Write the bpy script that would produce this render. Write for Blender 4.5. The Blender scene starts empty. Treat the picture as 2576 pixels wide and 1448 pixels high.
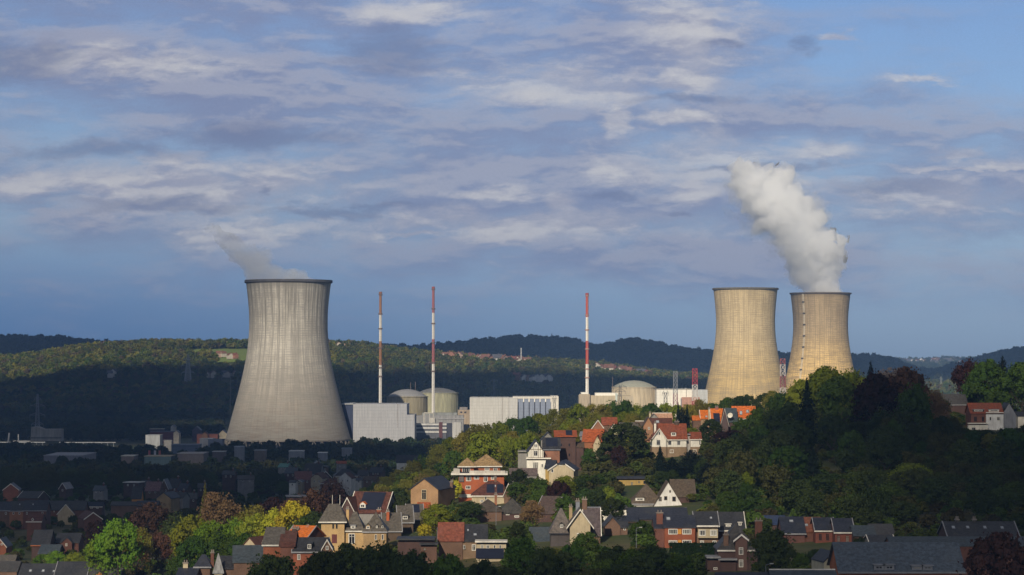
import bpy, math, random
import numpy as np
from mathutils import Vector, Matrix, noise as mnoise
R = math.radians
rng = random.Random(7)
nrng = np.random.default_rng(11)

# ------------------------------------------------------------------ camera, world, sun, exposure
F = 6250.0          # focal length in units of 1/2576 of the picture's width
CZ = 83.0
PITCH = math.atan(176 / F)
scene = bpy.context.scene
cam_data = bpy.data.cameras.new('camera')
cam = bpy.data.objects.new('camera', cam_data)
scene.collection.objects.link(cam)
scene.camera = cam
cam_data.sensor_width = 36
cam_data.lens = 36 * F / 2576
cam_data.clip_start = 1.0
cam_data.clip_end = 60000
cam.location = (0, 0, CZ)
cam.rotation_euler = (math.pi / 2 + PITCH, 0, 0)

SUN_EL, SUN_AZ = R(27), math.atan2(-0.25, -0.968)     # azimuth measured from +Y towards +X
TOSUN = Vector((math.sin(SUN_AZ) * math.cos(SUN_EL), math.cos(SUN_AZ) * math.cos(SUN_EL), math.sin(SUN_EL)))
sd = bpy.data.lights.new('sun', 'SUN')
sd.energy = 5.0
sd.angle = R(0.53)
sd.color = (1.0, 0.88, 0.68)
sun = bpy.data.objects.new('sun', sd)
scene.collection.objects.link(sun)
sun.rotation_euler = TOSUN.to_track_quat('Z', 'Y').to_euler()
sun.location = (0, 0, 3000)

scene.view_settings.view_transform = 'Standard'
scene.view_settings.look = 'None'
scene.view_settings.exposure = 0.0
scene.view_settings.gamma = 1.0
scene.render.film_transparent = False
cy = scene.cycles
cy.use_denoising = True
cy.denoiser = 'OPENIMAGEDENOISE'
cy.max_bounces = 18
cy.diffuse_bounces = 2
cy.glossy_bounces = 2
cy.transmission_bounces = 2
cy.transparent_max_bounces = 12
cy.volume_bounces = 16
cy.use_adaptive_sampling = True
cy.adaptive_threshold = 0.02
cy.sample_clamp_indirect = 6
cy.volume_max_steps = 256


class NT:
    """small helper for node graphs"""
    def __init__(s, tree):
        s.t = tree
        s.t.nodes.clear()
    def n(s, typ, **kw):
        nd = s.t.nodes.new(typ)
        for k, v in kw.items():
            setattr(nd, k, v)
        return nd
    def put(s, sock, v):
        if v is None:
            return
        if isinstance(v, bpy.types.NodeSocket):
            s.t.links.new(v, sock)
        else:
            if sock.type == 'RGBA' and hasattr(v, '__len__') and len(v) == 3:
                v = (*v, 1)
            sock.default_value = v
    def m(s, op, a, b=None, c=None, clamp=False):
        nd = s.n('ShaderNodeMath', operation=op, use_clamp=clamp)
        s.put(nd.inputs[0], a); s.put(nd.inputs[1], b); s.put(nd.inputs[2], c)
        return nd.outputs[0]
    def mix(s, f, a, b, blend='MIX'):
        nd = s.n('ShaderNodeMix', data_type='RGBA', blend_type=blend)
        s.put(nd.inputs[0], f); s.put(nd.inputs[6], a); s.put(nd.inputs[7], b)
        return nd.outputs[2]
    def comb(s, x, y, z):
        nd = s.n('ShaderNodeCombineXYZ')
        for i, v in enumerate((x, y, z)):
            s.put(nd.inputs[i], v)
        return nd.outputs[0]
    def noise(s, vec, scale=1.0, detail=4, rough=0.55, dist=0.0):
        nd = s.n('ShaderNodeTexNoise')
        if vec is not None:
            s.put(nd.inputs['Vector'], vec)
        nd.inputs['Scale'].default_value = scale
        nd.inputs['Detail'].default_value = detail
        nd.inputs['Roughness'].default_value = rough
        nd.inputs['Distortion'].default_value = dist
        return nd.outputs['Fac']
    def ramp(s, v, lo, hi, smooth=True):
        nd = s.n('ShaderNodeMapRange', interpolation_type='SMOOTHSTEP' if smooth else 'LINEAR')
        s.put(nd.inputs['Value'], v)
        nd.inputs['From Min'].default_value = lo
        nd.inputs['From Max'].default_value = hi
        return nd.outputs[0]


world = bpy.data.worlds.new('World')
scene.world = world
world.use_nodes = True
w = NT(world.node_tree)
sky = w.n('ShaderNodeTexSky', sky_type='NISHITA')
sky.sun_disc = False
sky.sun_elevation = SUN_EL
sky.sun_rotation = SUN_AZ
sky.air_density = 1.0
sky.dust_density = 0.6
sky.ozone_density = 2.2
sky.altitude = 150
gen = w.n('ShaderNodeTexCoord').outputs['Generated']
sep = w.n('ShaderNodeSeparateXYZ')
w.put(sep.inputs[0], gen)
yy = w.m('MAXIMUM', w.m('ABSOLUTE', sep.outputs[1]), 0.08)
U = w.m('DIVIDE', sep.outputs[0], yy)            # tan(azimuth)
V = w.m('DIVIDE', sep.outputs[2], yy)            # tan(elevation)
# wind-drawn cloud sheets: bands lie flat and get finer towards the horizon
warp = w.noise(w.comb(w.m('MULTIPLY', U, 9), w.m('MULTIPLY', V, 26), 3.1), 1.0, 4, 0.6)
Vw = w.m('ADD', V, w.m('MULTIPLY', w.m('SUBTRACT', warp, 0.5), 0.014))
Uw = w.m('ADD', U, w.m('MULTIPLY', w.m('SUBTRACT', warp, 0.5), 0.03))
def cl(su, sv, z, det, ro, dv=0.0):
    v = Vw if dv == 0 else w.m('ADD', Vw, dv)
    return w.noise(w.comb(w.m('MULTIPLY', Uw, su), w.m('MULTIPLY', v, sv), z), 1.0, det, ro)
big = cl(9, 34, 1.7, 6, 0.58)
big_up = cl(9, 34, 1.7, 6, 0.58, 0.005)
mid = cl(30, 88, 5.2, 5, 0.6)
mid_up = cl(30, 88, 5.2, 5, 0.6, 0.0022)
fine = w.noise(w.comb(w.m('MULTIPLY', Uw, 130), w.m('MULTIPLY', Vw, 300), 2.0), 1.0, 5, 0.65)
edge = w.m('MULTIPLY', w.m('SUBTRACT', fine, 0.5), 0.55)
edge2 = w.m('MULTIPLY', w.m('SUBTRACT', mid, 0.5), 1.3)
wb1 = w.noise(w.comb(w.m('MULTIPLY', U, 22), w.m('MULTIPLY', V, 48), 7.7), 1.0, 5, 0.62)
wb2 = w.noise(w.comb(w.m('MULTIPLY', U, 26), w.m('MULTIPLY', V, 60), 21.3), 1.0, 5, 0.62)
Ub = w.m('ADD', U, w.m('MULTIPLY', w.m('SUBTRACT', wb1, 0.5), 0.045))
Vb = w.m('ADD', V, w.m('MULTIPLY', w.m('SUBTRACT', wb2, 0.5), 0.021))
def blob(px, py, rx, ry, flat=0.0):
    """soft ragged cloud at a direction given as tan az / tan el"""
    du = w.m('DIVIDE', w.m('SUBTRACT', Ub, (px - 1288) / F), rx / F)
    dv = w.m('DIVIDE', w.m('SUBTRACT', Vb, (900 - py) / F), ry / F)
    if flat:      # flat underside
        dv = w.m('MAXIMUM', dv, w.m('MULTIPLY', dv, -flat))
    r2 = w.m('SQRT', w.m('ADD', w.m('MULTIPLY', du, du), w.m('MULTIPLY', dv, dv)))
    return w.m('SUBTRACT', 1.0, r2)
def union(lst):
    o = lst[0]
    for b in lst[1:]:
        o = w.m('SMOOTH_MAX', o, b, 0.25)
    return o
veil_l = union([blob(450, 180, 1100, 330), blob(350, 460, 800, 110), blob(1500, 530, 1200, 130), blob(1650, 120, 300, 170), blob(2350, 520, 520, 150), blob(1900, 640, 900, 90), blob(1300, 420, 700, 120), blob(1900, 300, 500, 90)])
bright_l = union([blob(520, 465, 480, 80), blob(1700, 192, 130, 54, 1.6), blob(1420, 210, 320, 60), blob(1860, 388, 290, 66, 1.6), blob(1790, 440, 330, 40),
                  blob(2072, 392, 74, 46, 2), blob(1545, 425, 75, 32, 2), blob(1230, 498, 95, 28, 2), blob(1405, 512, 70, 38),
                  blob(2310, 208, 105, 24, 2), blob(2135, 90, 62, 24, 2), blob(1558, 295, 36, 66), blob(2420, 385, 90, 30, 2),
                  blob(2450, 424, 200, 17, 3), blob(1010, 598, 95, 11), blob(1060, 28, 190, 38), blob(1740, 60, 170, 150),
                  blob(1330, 565, 560, 42), blob(1760, 480, 90, 60), blob(100, 470, 210, 42), blob(300, 150, 330, 50),
                  blob(2330, 490, 330, 48), blob(590, 590, 160, 45), blob(1700, 290, 110, 22)])
dark_l = union([blob(40, 150, 190, 85), blob(980, 130, 220, 75), blob(640, 345, 330, 45), blob(657, 482, 42, 13), blob(2050, 105, 70, 28),
                blob(1830, 120, 60, 22), blob(1560, 495, 130, 26), blob(1700, 235, 170, 22), blob(1900, 425, 260, 14), blob(1730, 552, 60, 12),
                blob(220, 385, 330, 32), blob(400, 510, 380, 26), blob(2250, 470, 230, 26), blob(850, 530, 330, 18)])
veil = w.ramp(w.m('ADD', w.m('ADD', w.m('MULTIPLY', veil_l, 0.55), edge2), w.m('MULTIPLY', w.m('SUBTRACT', big, 0.5), 2.2)), -0.7, 0.6)
brt = w.ramp(w.m('ADD', w.m('ADD', bright_l, edge), edge2), -0.2, 0.75)
drk = w.ramp(w.m('ADD', w.m('ADD', dark_l, edge), edge2), 0.0, 0.8)
relief = w.ramp(w.m('ADD', w.m('MULTIPLY', w.m('SUBTRACT', big, big_up), 4.0), w.m('MULTIPLY', w.m('SUBTRACT', mid, mid_up), 2.2)), -0.25, 0.3)
lum = w.ramp(w.m('ADD', mid, w.m('MULTIPLY', w.m('SUBTRACT', fine, 0.5), 0.4)), 0.25, 0.75)
SKYK = 0.098
base = w.mix(1.0, sky.outputs[0], (SKYK * 0.56, SKYK * 0.63, SKYK * 0.85), 'MULTIPLY')
# the air is clearer and deeper blue to the left, paler to the right
lr = w.ramp(U, -0.24, 0.2)
low = w.ramp(V, 0.075, 0.0)
deep = w.mix(low, (1, 1, 1), w.mix(lr, (0.22, 0.46, 1.0), (0.86, 1.02, 1.30)))
base = w.mix(1.0, base, deep, 'MULTIPLY')
veil_c = w.mix(relief, (0.225, 0.26, 0.41), (0.36, 0.37, 0.47))
out = w.mix(w.m('MULTIPLY', veil, 0.88), base, veil_c)
brt_c = w.mix(w.m('MULTIPLY', w.m('ADD', relief, lum), 0.5), (0.36, 0.36, 0.45), (0.70, 0.68, 0.66))
out = w.mix(w.m('MULTIPLY', brt, 0.66), out, brt_c)
out = w.mix(w.m('MULTIPLY', drk, 0.5), out, (0.150, 0.185, 0.315))
# unseen sky overhead, greyed down to weaken its blue fill light
out = w.mix(w.m('MULTIPLY', w.ramp(V, 0.18, 0.34), 0.86), out, (0.155, 0.165, 0.19))
grain = w.noise(w.comb(w.m('MULTIPLY', U, 900), w.m('MULTIPLY', V, 1900), 9.0), 1.0, 3, 0.7)
out = w.mix(1.0, out, w.mix(grain, (0.90, 0.90, 0.90), (1.10, 1.10, 1.10)), 'MULTIPLY')
bg = w.n('ShaderNodeBackground')
w.put(bg.inputs['Color'], out)
bg.inputs['Strength'].default_value = 1.0
wo = w.n('ShaderNodeOutputWorld')
w.put(wo.inputs['Surface'], bg.outputs[0])

# ------------------------------------------------------------------ geometry helpers
def wp(px, py, d):
    """point at distance d (along +Y) in the direction of picture position px,py (2576 wide)"""
    a, b = (px - 1288) / F, (724 - py) / F
    c, s = math.cos(PITCH), math.sin(PITCH)
    dy, dz = c - b * s, s + b * c
    k = d / dy
    return Vector((a * k, d, CZ + dz * k))
def zat(py, d):
    return wp(1288, py, d).z
def xat(px, d):
    return wp(px, 900, d).x

class MB:
    """collects faces with material slots, then makes one mesh object"""
    def __init__(s):
        s.v, s.f, s.m = [], [], []
    def add(s, vs, fs, mi=0):
        o = len(s.v)
        s.v += [tuple(v) for v in vs]
        s.f += [[i + o for i in f] for f in fs]
        s.m += [mi] * len(fs)
        return s
    def box(s, x0, x1, y0, y1, z0, z1, mi=0):
        vs = [(x, y, z) for z in (z0, z1) for y in (y0, y1) for x in (x0, x1)]
        return s.add(vs, [(0, 2, 3, 1), (4, 5, 7, 6), (0, 1, 5, 4), (2, 6, 7, 3), (0, 4, 6, 2), (1, 3, 7, 5)], mi)
    def slab(s, top, t, mi=0):
        """vertical prism under a (sloping) polygon, counter-clockwise from above"""
        n = len(top)
        vs = list(top) + [(x, y, z - t) for x, y, z in top]
        fs = [tuple(range(n)), tuple(range(2 * n - 1, n - 1, -1))]
        fs += [(i, n + i, n + (i + 1) % n, (i + 1) % n) for i in range(n)]
        return s.add(vs, fs, mi)
    def prism(s, poly, z0, z1, mi=0):
        n = len(poly)
        vs = [(x, y, z0) for x, y in poly] + [(x, y, z1) for x, y in poly]
        fs = [tuple(range(n - 1, -1, -1)), tuple(range(n, 2 * n))]
        fs += [(i, (i + 1) % n, n + (i + 1) % n, n + i) for i in range(n)]
        return s.add(vs, fs, mi)
    def bar(s, a, b, r, n=5, mi=0, r2=None):
        a, b = Vector(a), Vector(b)
        d = b - a
        if d.length < 1e-6:
            return s
        q = d.to_track_quat('Z', 'Y')
        r2 = r if r2 is None else r2
        vs = []
        for p, rr in ((a, r), (b, r2)):
            for i in range(n):
                t = 2 * math.pi * (i + 0.5) / n
                vs.append(p + q @ Vector((rr * math.cos(t), rr * math.sin(t), 0)))
        fs = [tuple(range(n - 1, -1, -1)), tuple(range(n, 2 * n))]
        fs += [(i, (i + 1) % n, n + (i + 1) % n, n + i) for i in range(n)]
        return s.add(vs, fs, mi)
    def lathe(s, prof, n=48, mi=0, cx=0, cyy=0):
        vs, fs = [], []
        for r, z in prof:
            for i in range(n):
                t = 2 * math.pi * i / n
                vs.append((cx + r * math.cos(t), cyy + r * math.sin(t), z))
        for k in range(len(prof) - 1):
            for i in range(n):
                j = (i + 1) % n
                fs.append((k * n + i, k * n + j, (k + 1) * n + j, (k + 1) * n + i))
        return s.add(vs, fs, mi)
    def build(s, name, mats, parent=None, smooth=False):
        me = bpy.data.meshes.new(name)
        me.from_pydata(s.v, [], s.f)
        if not isinstance(mats, (list, tuple)):
            mats = [mats]
        for m_ in mats:
            me.materials.append(m_)
        if len(mats) > 1:
            me.polygons.foreach_set('material_index', s.m)
        if smooth:
            me.polygons.foreach_set('use_smooth', [True] * len(me.polygons))
        me.update()
        o = bpy.data.objects.new(name, me)
        scene.collection.objects.link(o)
        if parent is not None:
            o.parent = parent
        return o

def tag(o, label, cat, group=None, kind=None):
    if label: o['label'] = label
    if cat: o['category'] = cat
    if group: o['group'] = group
    if kind: o['kind'] = kind
    return o
def thing(name, label, cat, loc, rotz=0.0, group=None):
    o = bpy.data.objects.new(name, None)
    o.empty_display_size = 1
    scene.collection.objects.link(o)
    o.location = loc
    o.rotation_euler = (0, 0, rotz)
    return tag(o, label, cat, group)

# ------------------------------------------------------------------ materials
MATS = {}
def mat_base(name, rough=0.85):
    m_ = bpy.data.materials.new(name)
    m_.use_nodes = True
    t = NT(m_.node_tree)
    b = t.n('ShaderNodeBsdfPrincipled')
    b.inputs['Roughness'].default_value = rough
    b.inputs['Specular IOR Level'].default_value = 0.25
    o = t.n('ShaderNodeOutputMaterial')
    t.put(o.inputs['Surface'], b.outputs[0])
    return m_, t, b, o
def surf(kind, col, rough=0.85):
    """weathered building surface of a given base colour"""
    key = (kind, tuple(round(c, 3) for c in col))
    if key in MATS:
        return MATS[key]
    m_, t, b, o = mat_base('%s' % kind, rough)
    co = t.n('ShaderNodeTexCoord').outputs['Object']
    sp = t.n('ShaderNodeSeparateXYZ'); t.put(sp.inputs[0], co)
    X, Y, Z = sp.outputs
    c = col
    dk = lambda k: tuple(x * k for x in c)
    n1 = t.noise(co, 0.35, 5, 0.6)
    n2 = t.noise(co, 2.6, 4, 0.6)
    if kind == 'brick':
        row = t.noise(t.comb(t.m('MULTIPLY', t.m('ADD', X, Y), 3.5), 0.0, t.m('MULTIPLY', Z, 12)), 1.0, 2, 0.7)
        cc = t.mix(t.ramp(n1, 0.3, 0.7), dk(0.68), dk(1.12))
        cc = t.mix(t.ramp(row, 0.35, 0.65), cc, t.mix(0.5, cc, dk(1.5)))
    elif kind in ('tile', 'slate', 'thatch'):
        stre = t.noise(t.comb(t.m('MULTIPLY', X, 1.6), t.m('MULTIPLY', Y, 1.6), t.m('MULTIPLY', Z, 0.35)), 1.0, 4, 0.65)
        rows = t.noise(t.comb(t.m('MULTIPLY', X, 1.2), t.m('MULTIPLY', Y, 1.2), t.m('MULTIPLY', Z, 9)), 1.0, 3, 0.7)
        cc = t.mix(t.ramp(stre, 0.3, 0.7), dk(0.5), dk(1.3))
        cc = t.mix(t.m('MULTIPLY', t.ramp(t.noise(co, 0.22, 3, 0.5), 0.4, 0.65), 0.45), cc, tuple(x * .6 + .035 for x in c))
        cc = t.mix(t.m('MULTIPLY', t.ramp(rows, 0.3, 0.7), 0.45), cc, dk(0.5))
        moss = t.ramp(t.noise(co, 0.5, 6, 0.7), 0.56, 0.74)
        cc = t.mix(t.m('MULTIPLY', moss, 0.5), cc, (0.075, 0.07, 0.045))
        if kind == 'slate': b.inputs['Roughness'].default_value = 0.55
    elif kind == 'metal':
        stre = t.noise(t.comb(t.m('MULTIPLY', X, 0.7), t.m('MULTIPLY', Y, 0.7), t.m('MULTIPLY', Z, 0.05)), 1.0, 4, 0.6)
        lines = t.m('FRACT', t.m('MULTIPLY', Z, 1 / 3.4))
        cc = t.mix(t.ramp(stre, 0.3, 0.7), dk(0.86), dk(1.06))
        cc = t.mix(t.m('MULTIPLY', t.m('LESS_THAN', lines, 0.12), 0.35), cc, dk(0.6))
        vj = t.m('FRACT', t.m('MULTIPLY', t.m('ADD', X, Y), 1 / 5.5))
        cc = t.mix(t.m('MULTIPLY', t.m('LESS_THAN', vj, 0.07), 0.22), cc, dk(0.6))
        cc = t.mix(t.m('MULTIPLY', t.ramp(n1, 0.5, 0.75), 0.3), cc, dk(0.6))
    elif kind == 'concrete':
        stre = t.noise(t.comb(t.m('MULTIPLY', X, 0.45), t.m('MULTIPLY', Y, 0.45), t.m('MULTIPLY', Z, 0.05)), 1.0, 5, 0.65)
        cc = t.mix(t.ramp(stre, 0.3, 0.7), dk(0.72), dk(1.15))
        cc = t.mix(t.m('MULTIPLY', t.ramp(n2, 0.45, 0.7), 0.2), cc, dk(0.6))
    else:   # render, paint
        run = t.noise(t.comb(t.m('MULTIPLY', X, 2.0), t.m('MULTIPLY', Y, 2.0), t.m('MULTIPLY', Z, 0.25)), 1.0, 4, 0.6)
        cc = t.mix(t.ramp(n1, 0.3, 0.75), dk(0.76), dk(1.08))
        cc = t.mix(t.m('MULTIPLY', t.ramp(run, 0.46, 0.7), 0.5), cc, dk(0.55))
    t.put(b.inputs['Base Color'], cc)
    if kind in ('tile', 'slate', 'brick', 'thatch'):
        bp = t.n('ShaderNodeBump'); bp.inputs['Strength'].default_value = 0.5; bp.inputs['Distance'].default_value = 0.12
        t.put(bp.inputs['Height'], n2); t.put(b.inputs['Normal'], bp.outputs[0])
    MATS[key] = m_
    return m_
def glass_mat():
    m_, t, b, o = mat_base('window_glass', 0.12)
    oi = t.n('ShaderNodeObjectInfo')
    t.put(b.inputs['Base Color'], t.mix(t.ramp(oi.outputs['Random'], 0.6, 1.0), (0.012, 0.014, 0.02), (0.22, 0.21, 0.19)))
    b.inputs['Specular IOR Level'].default_value = 0.5
    return m_
GLASS = glass_mat()
SOLAR = surf('paint', (0.012, 0.016, 0.035)); 
WHITE = surf('paint', (0.62, 0.60, 0.56))
CREAM = surf('paint', (0.52, 0.45, 0.33))

def leaf_mat(name, transl=0.35):
    m_, t, b, o = mat_base(name, 0.7)
    oi = t.n('ShaderNodeObjectInfo')
    co = t.n('ShaderNodeTexCoord').outputs['Object']
    n_ = t.noise(co, 1.1, 3, 0.65)
    n3 = t.noise(co, 5.0, 2, 0.6)
    hs = t.n('ShaderNodeHueSaturation')
    t.put(hs.inputs['Hue'], t.m('ADD', 0.5, t.m('MULTIPLY', t.m('SUBTRACT', n_, 0.5), 0.10)))
    t.put(hs.inputs['Value'], t.m('ADD', 0.45, t.m('MULTIPLY', t.m('ADD', n_, n3), 0.55)))
    t.put(hs.inputs['Color'], oi.outputs['Color'])
    df = t.n('ShaderNodeBsdfDiffuse'); tr = t.n('ShaderNodeBsdfTranslucent'); mx = t.n('ShaderNodeMixShader')
    t.put(df.inputs['Color'], hs.outputs[0])
    t.put(tr.inputs['Color'], hs.outputs[0])
    mx.inputs[0].default_value = transl
    t.put(mx.inputs[1], df.outputs[0]); t.put(mx.inputs[2], tr.outputs[0])
    t.put(o.inputs['Surface'], mx.outputs[0])
    return m_
LEAF = leaf_mat('leaves', 0.3)
BARK = surf('bark', (0.07, 0.055, 0.04))

def forest_mat(name, cols):
    m_, t, b, o = mat_base(name, 0.8)
    oi = t.n('ShaderNodeObjectInfo')
    cr = t.n('ShaderNodeValToRGB')
    t.put(cr.inputs[0], oi.outputs['Random'])
    el = cr.color_ramp.elements
    cr.color_ramp.interpolation = 'CONSTANT'
    el[0].color = (*cols[0], 1); el[0].position = 0
    el[1].color = (*cols[-1], 1); el[1].position = (len(cols) - 1) / len(cols)
    for i in range(1, len(cols) - 1):
        e = el.new(i / len(cols)); e.color = (*cols[i], 1)
    # woods change kind from one stand to the next
    loc = oi.outputs['Location']
    pn = t.noise(loc, 0.006, 3, 0.6)
    cc = t.mix(t.ramp(pn, 0.42, 0.6), cr.outputs[0], t.mix(0.6, cr.outputs[0], (0.055, 0.06, 0.02)))
    co = t.n('ShaderNodeTexCoord').outputs['Object']
    n_ = t.noise(co, 0.8, 2, 0.6)
    cc = t.mix(1.0, cc, t.mix(n_, (0.55, 0.55, 0.55), (1.4, 1.4, 1.4)), 'MULTIPLY')
    df = t.n('ShaderNodeBsdfDiffuse')
    t.put(df.inputs['Color'], cc)
    t.put(o.inputs['Surface'], df.outputs[0])
    return m_

# ------------------------------------------------------------------ terrain
COLS = [-1600, -800, 0, 300, 600, 800, 900, 1000, 1200, 1400, 1700, 2000, 2300, 2576, 3400, 4200]
ZT = [
 (60,   [30]*16),
 (250,  [10, 12, 14, 18, 24, 28, 30, 32, 34, 36, 37, 37, 36, 36, 42, 42]),
 (450,  [10, 12, 14, 17, 24, 28, 30, 32, 34, 35, 36, 36, 36, 36, 44, 46]),
 (600,  [10, 12, 13, 15, 22, 28, 31, 33, 35, 35, 37, 38, 40, 42, 50, 54]),
 (750,  [12, 12, 13, 14, 17, 24, 30, 35, 37, 39, 40, 43, 46, 47, 54, 60]),
 (850,  [13, 13, 14, 14, 15, 19, 25, 31, 38, 44, 48, 51, 52, 51, 60, 66]),
 (1000, [13, 13, 14, 14, 14, 14, 16, 24, 38, 46, 51, 56, 59, 57, 68, 74]),
 (1100, [13, 13, 14, 14, 13, 12, 13, 19, 38, 46, 50, 54, 58, 58, 68, 74]),
 (1300, [10, 10, 10, 10, 9, 8, 8, 8, 10, 16, 22, 30, 40, 46, 60, 64]),
 (1550, [2, 2, 2, 1, 0, 0, 0, 0, 0, 2, 5, 8, 14, 18, 30, 34]),
 (1900, [-7, -8, -8, -8, -8, -8, -8, -8, -8, -8, -8, -8, -6, -6, 4, 8]),
 (2500, [-8]*16), (3150, [-8]*14 + [0, 10]),
]
def crest(d, pts, sub=0.0):
    xs = [p[0] for p in pts]; zs = [zat(p[1], d) - sub for p in pts]
    return lambda px: np.interp(px, xs, zs)
c_near = crest(4300, [(-1600, 930), (-600, 930), (0, 894), (80, 893), (120, 884), (200, 869), (300, 863), (450, 856), (620, 857), (850, 858),
                      (900, 861), (960, 870), (1040, 882), (1130, 890), (1230, 897), (1320, 902), (1400, 906), (1500, 914), (1600, 928),
                      (1700, 938), (1800, 946), (1960, 956), (2100, 962), (2576, 970), (4200, 900)], 13)
c_mid = crest(6500, [(-1600, 850), (0, 852), (110, 853), (190, 859), (260, 864), (420, 872), (850, 876), (960, 872), (1060, 879), (1120, 870),
                     (1180, 866), (1225, 856), (1290, 850), (1350, 852), (1440, 858), (1475, 872), (1500, 879), (1530, 873), (1560, 861), (1600, 858),
                     (1640, 866), (1690, 880), (1740, 885), (1800, 890), (1960, 897), (2150, 900), (2232, 902), (2262, 914), (2300, 934),
                     (2330, 944), (2400, 923), (2440, 912), (2500, 895), (2576, 880), (2800, 850), (4200, 830)], 14)
c_far = crest(10500, [(-1600, 893), (1900, 900), (2150, 906), (2250, 909), (2300, 905), (2400, 906), (2460, 904), (2576, 908), (4200, 890)], 12)
PXF = np.arange(-1600, 4201, 20.0)
DF = np.concatenate([np.arange(60, 1600, 12.5), np.arange(1600, 3200, 50), np.arange(3200, 7400, 50), np.arange(7500, 14001, 250)])
dk, zk = [], []
for d, z in ZT:
    dk.append(d); zk.append(np.interp(PXF, COLS, z))
for d, z in ((3300, zk[-1] * 0 - 2), (3700, c_near(PXF) * 0.42), (4000, c_near(PXF) * 0.8), (4300, c_near(PXF)), (4700, c_near(PXF) - 6), (5100, c_near(PXF) * 0.72),
             (5700, np.minimum(c_mid(PXF) * 0.5, c_near(PXF) * 0.8)), (6200, c_mid(PXF) * 0.86), (6500, c_mid(PXF)), (7000, c_mid(PXF) * 0.85),
             (8500, c_mid(PXF) * 0 + 0), (9700, c_far(PXF) * 0.6), (10500, c_far(PXF)), (14000, c_far(PXF) * 0.3 - 60)):
    dk.append(d); zk.append(z)
dk = np.array(dk, float); zk = np.array(zk)
ZG = np.array([[0.0] * len(PXF)] * len(DF))
for j in range(len(PXF)):
    ZG[:, j] = np.interp(DF, dk, zk[:, j])
for _ in range(3):
    ZG[1:-1] = 0.25 * ZG[:-2] + 0.5 * ZG[1:-1] + 0.25 * ZG[2:]
    ZG[:, 1:-1] = 0.25 * ZG[:, :-2] + 0.5 * ZG[:, 1:-1] + 0.25 * ZG[:, 2:]
for i, d in enumerate(DF):
    if d > 3350:
        amp = min(1, (d - 3350) / 400) * 9.0 * (1 if d < 9000 else 0.5)
        for j, p in enumerate(PXF):
            x = (p - 1288) / F * d
            ZG[i, j] += amp * (mnoise.fractal(Vector((x * 0.004, d * 0.0022, 4.0)), 0.9, 2.0, 4)) * (0.35 if abs(d - 4300) < 250 or abs(d - 6500) < 250 else 1)
    elif d > 350 and d < 1500:
        for j, p in enumerate(PXF):
            x = (p - 1288) / F * d
            ZG[i, j] += 0.8 * mnoise.noise(Vector((x * 0.02, d * 0.02, 0)))
def ground(x, y):
    px = 1288 + F * x / y
    i = np.clip(np.searchsorted(DF, y) - 1, 0, len(DF) - 2)
    j = np.clip(((px - PXF[0]) / 20).astype(int) if isinstance(px, np.ndarray) else int((px - PXF[0]) / 20), 0, len(PXF) - 2)
    fi = np.clip((y - DF[i]) / (DF[i + 1] - DF[i]), 0, 1)
    fj = np.clip((px - PXF[j]) / 20, 0, 1)
    return (ZG[i, j] * (1 - fi) * (1 - fj) + ZG[i + 1, j] * fi * (1 - fj) + ZG[i, j + 1] * (1 - fi) * fj + ZG[i + 1, j + 1] * fi * fj)
def gz(px, d):
    return float(ground((px - 1288) / F * d, float(d)))

def ground_mat():
    m_, t, b, o = mat_base('grass_and_earth', 0.95)
    co = t.n('ShaderNodeTexCoord').outputs['Object']
    n1 = t.noise(co, 0.02, 5, 0.6); n2 = t.noise(co, 0.25, 5, 0.65)
    cc = t.mix(t.ramp(n1, 0.35, 0.65), (0.035, 0.055, 0.014), (0.085, 0.075, 0.03))
    cc = t.mix(t.m('MULTIPLY', t.ramp(n2, 0.45, 0.7), 0.6), cc, (0.03, 0.028, 0.018))
    t.put(b.inputs['Base Color'], cc)
    return m_
nj = len(PXF)
vs = []
for i, d in enumerate(DF):
    for j, p in enumerate(PXF):
        vs.append(((p - 1288) / F * d, d, ZG[i, j]))
fs = [(i * nj + j, i * nj + j + 1, (i + 1) * nj + j + 1, (i + 1) * nj + j) for i in range(len(DF) - 1) for j in range(nj - 1)]
g = MB(); g.add(vs, fs)
go = g.build('ground', ground_mat(), smooth=True)
tag(go, 'dark grassy ground of the valley floor and the hills around it', 'ground', kind='structure')
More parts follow.
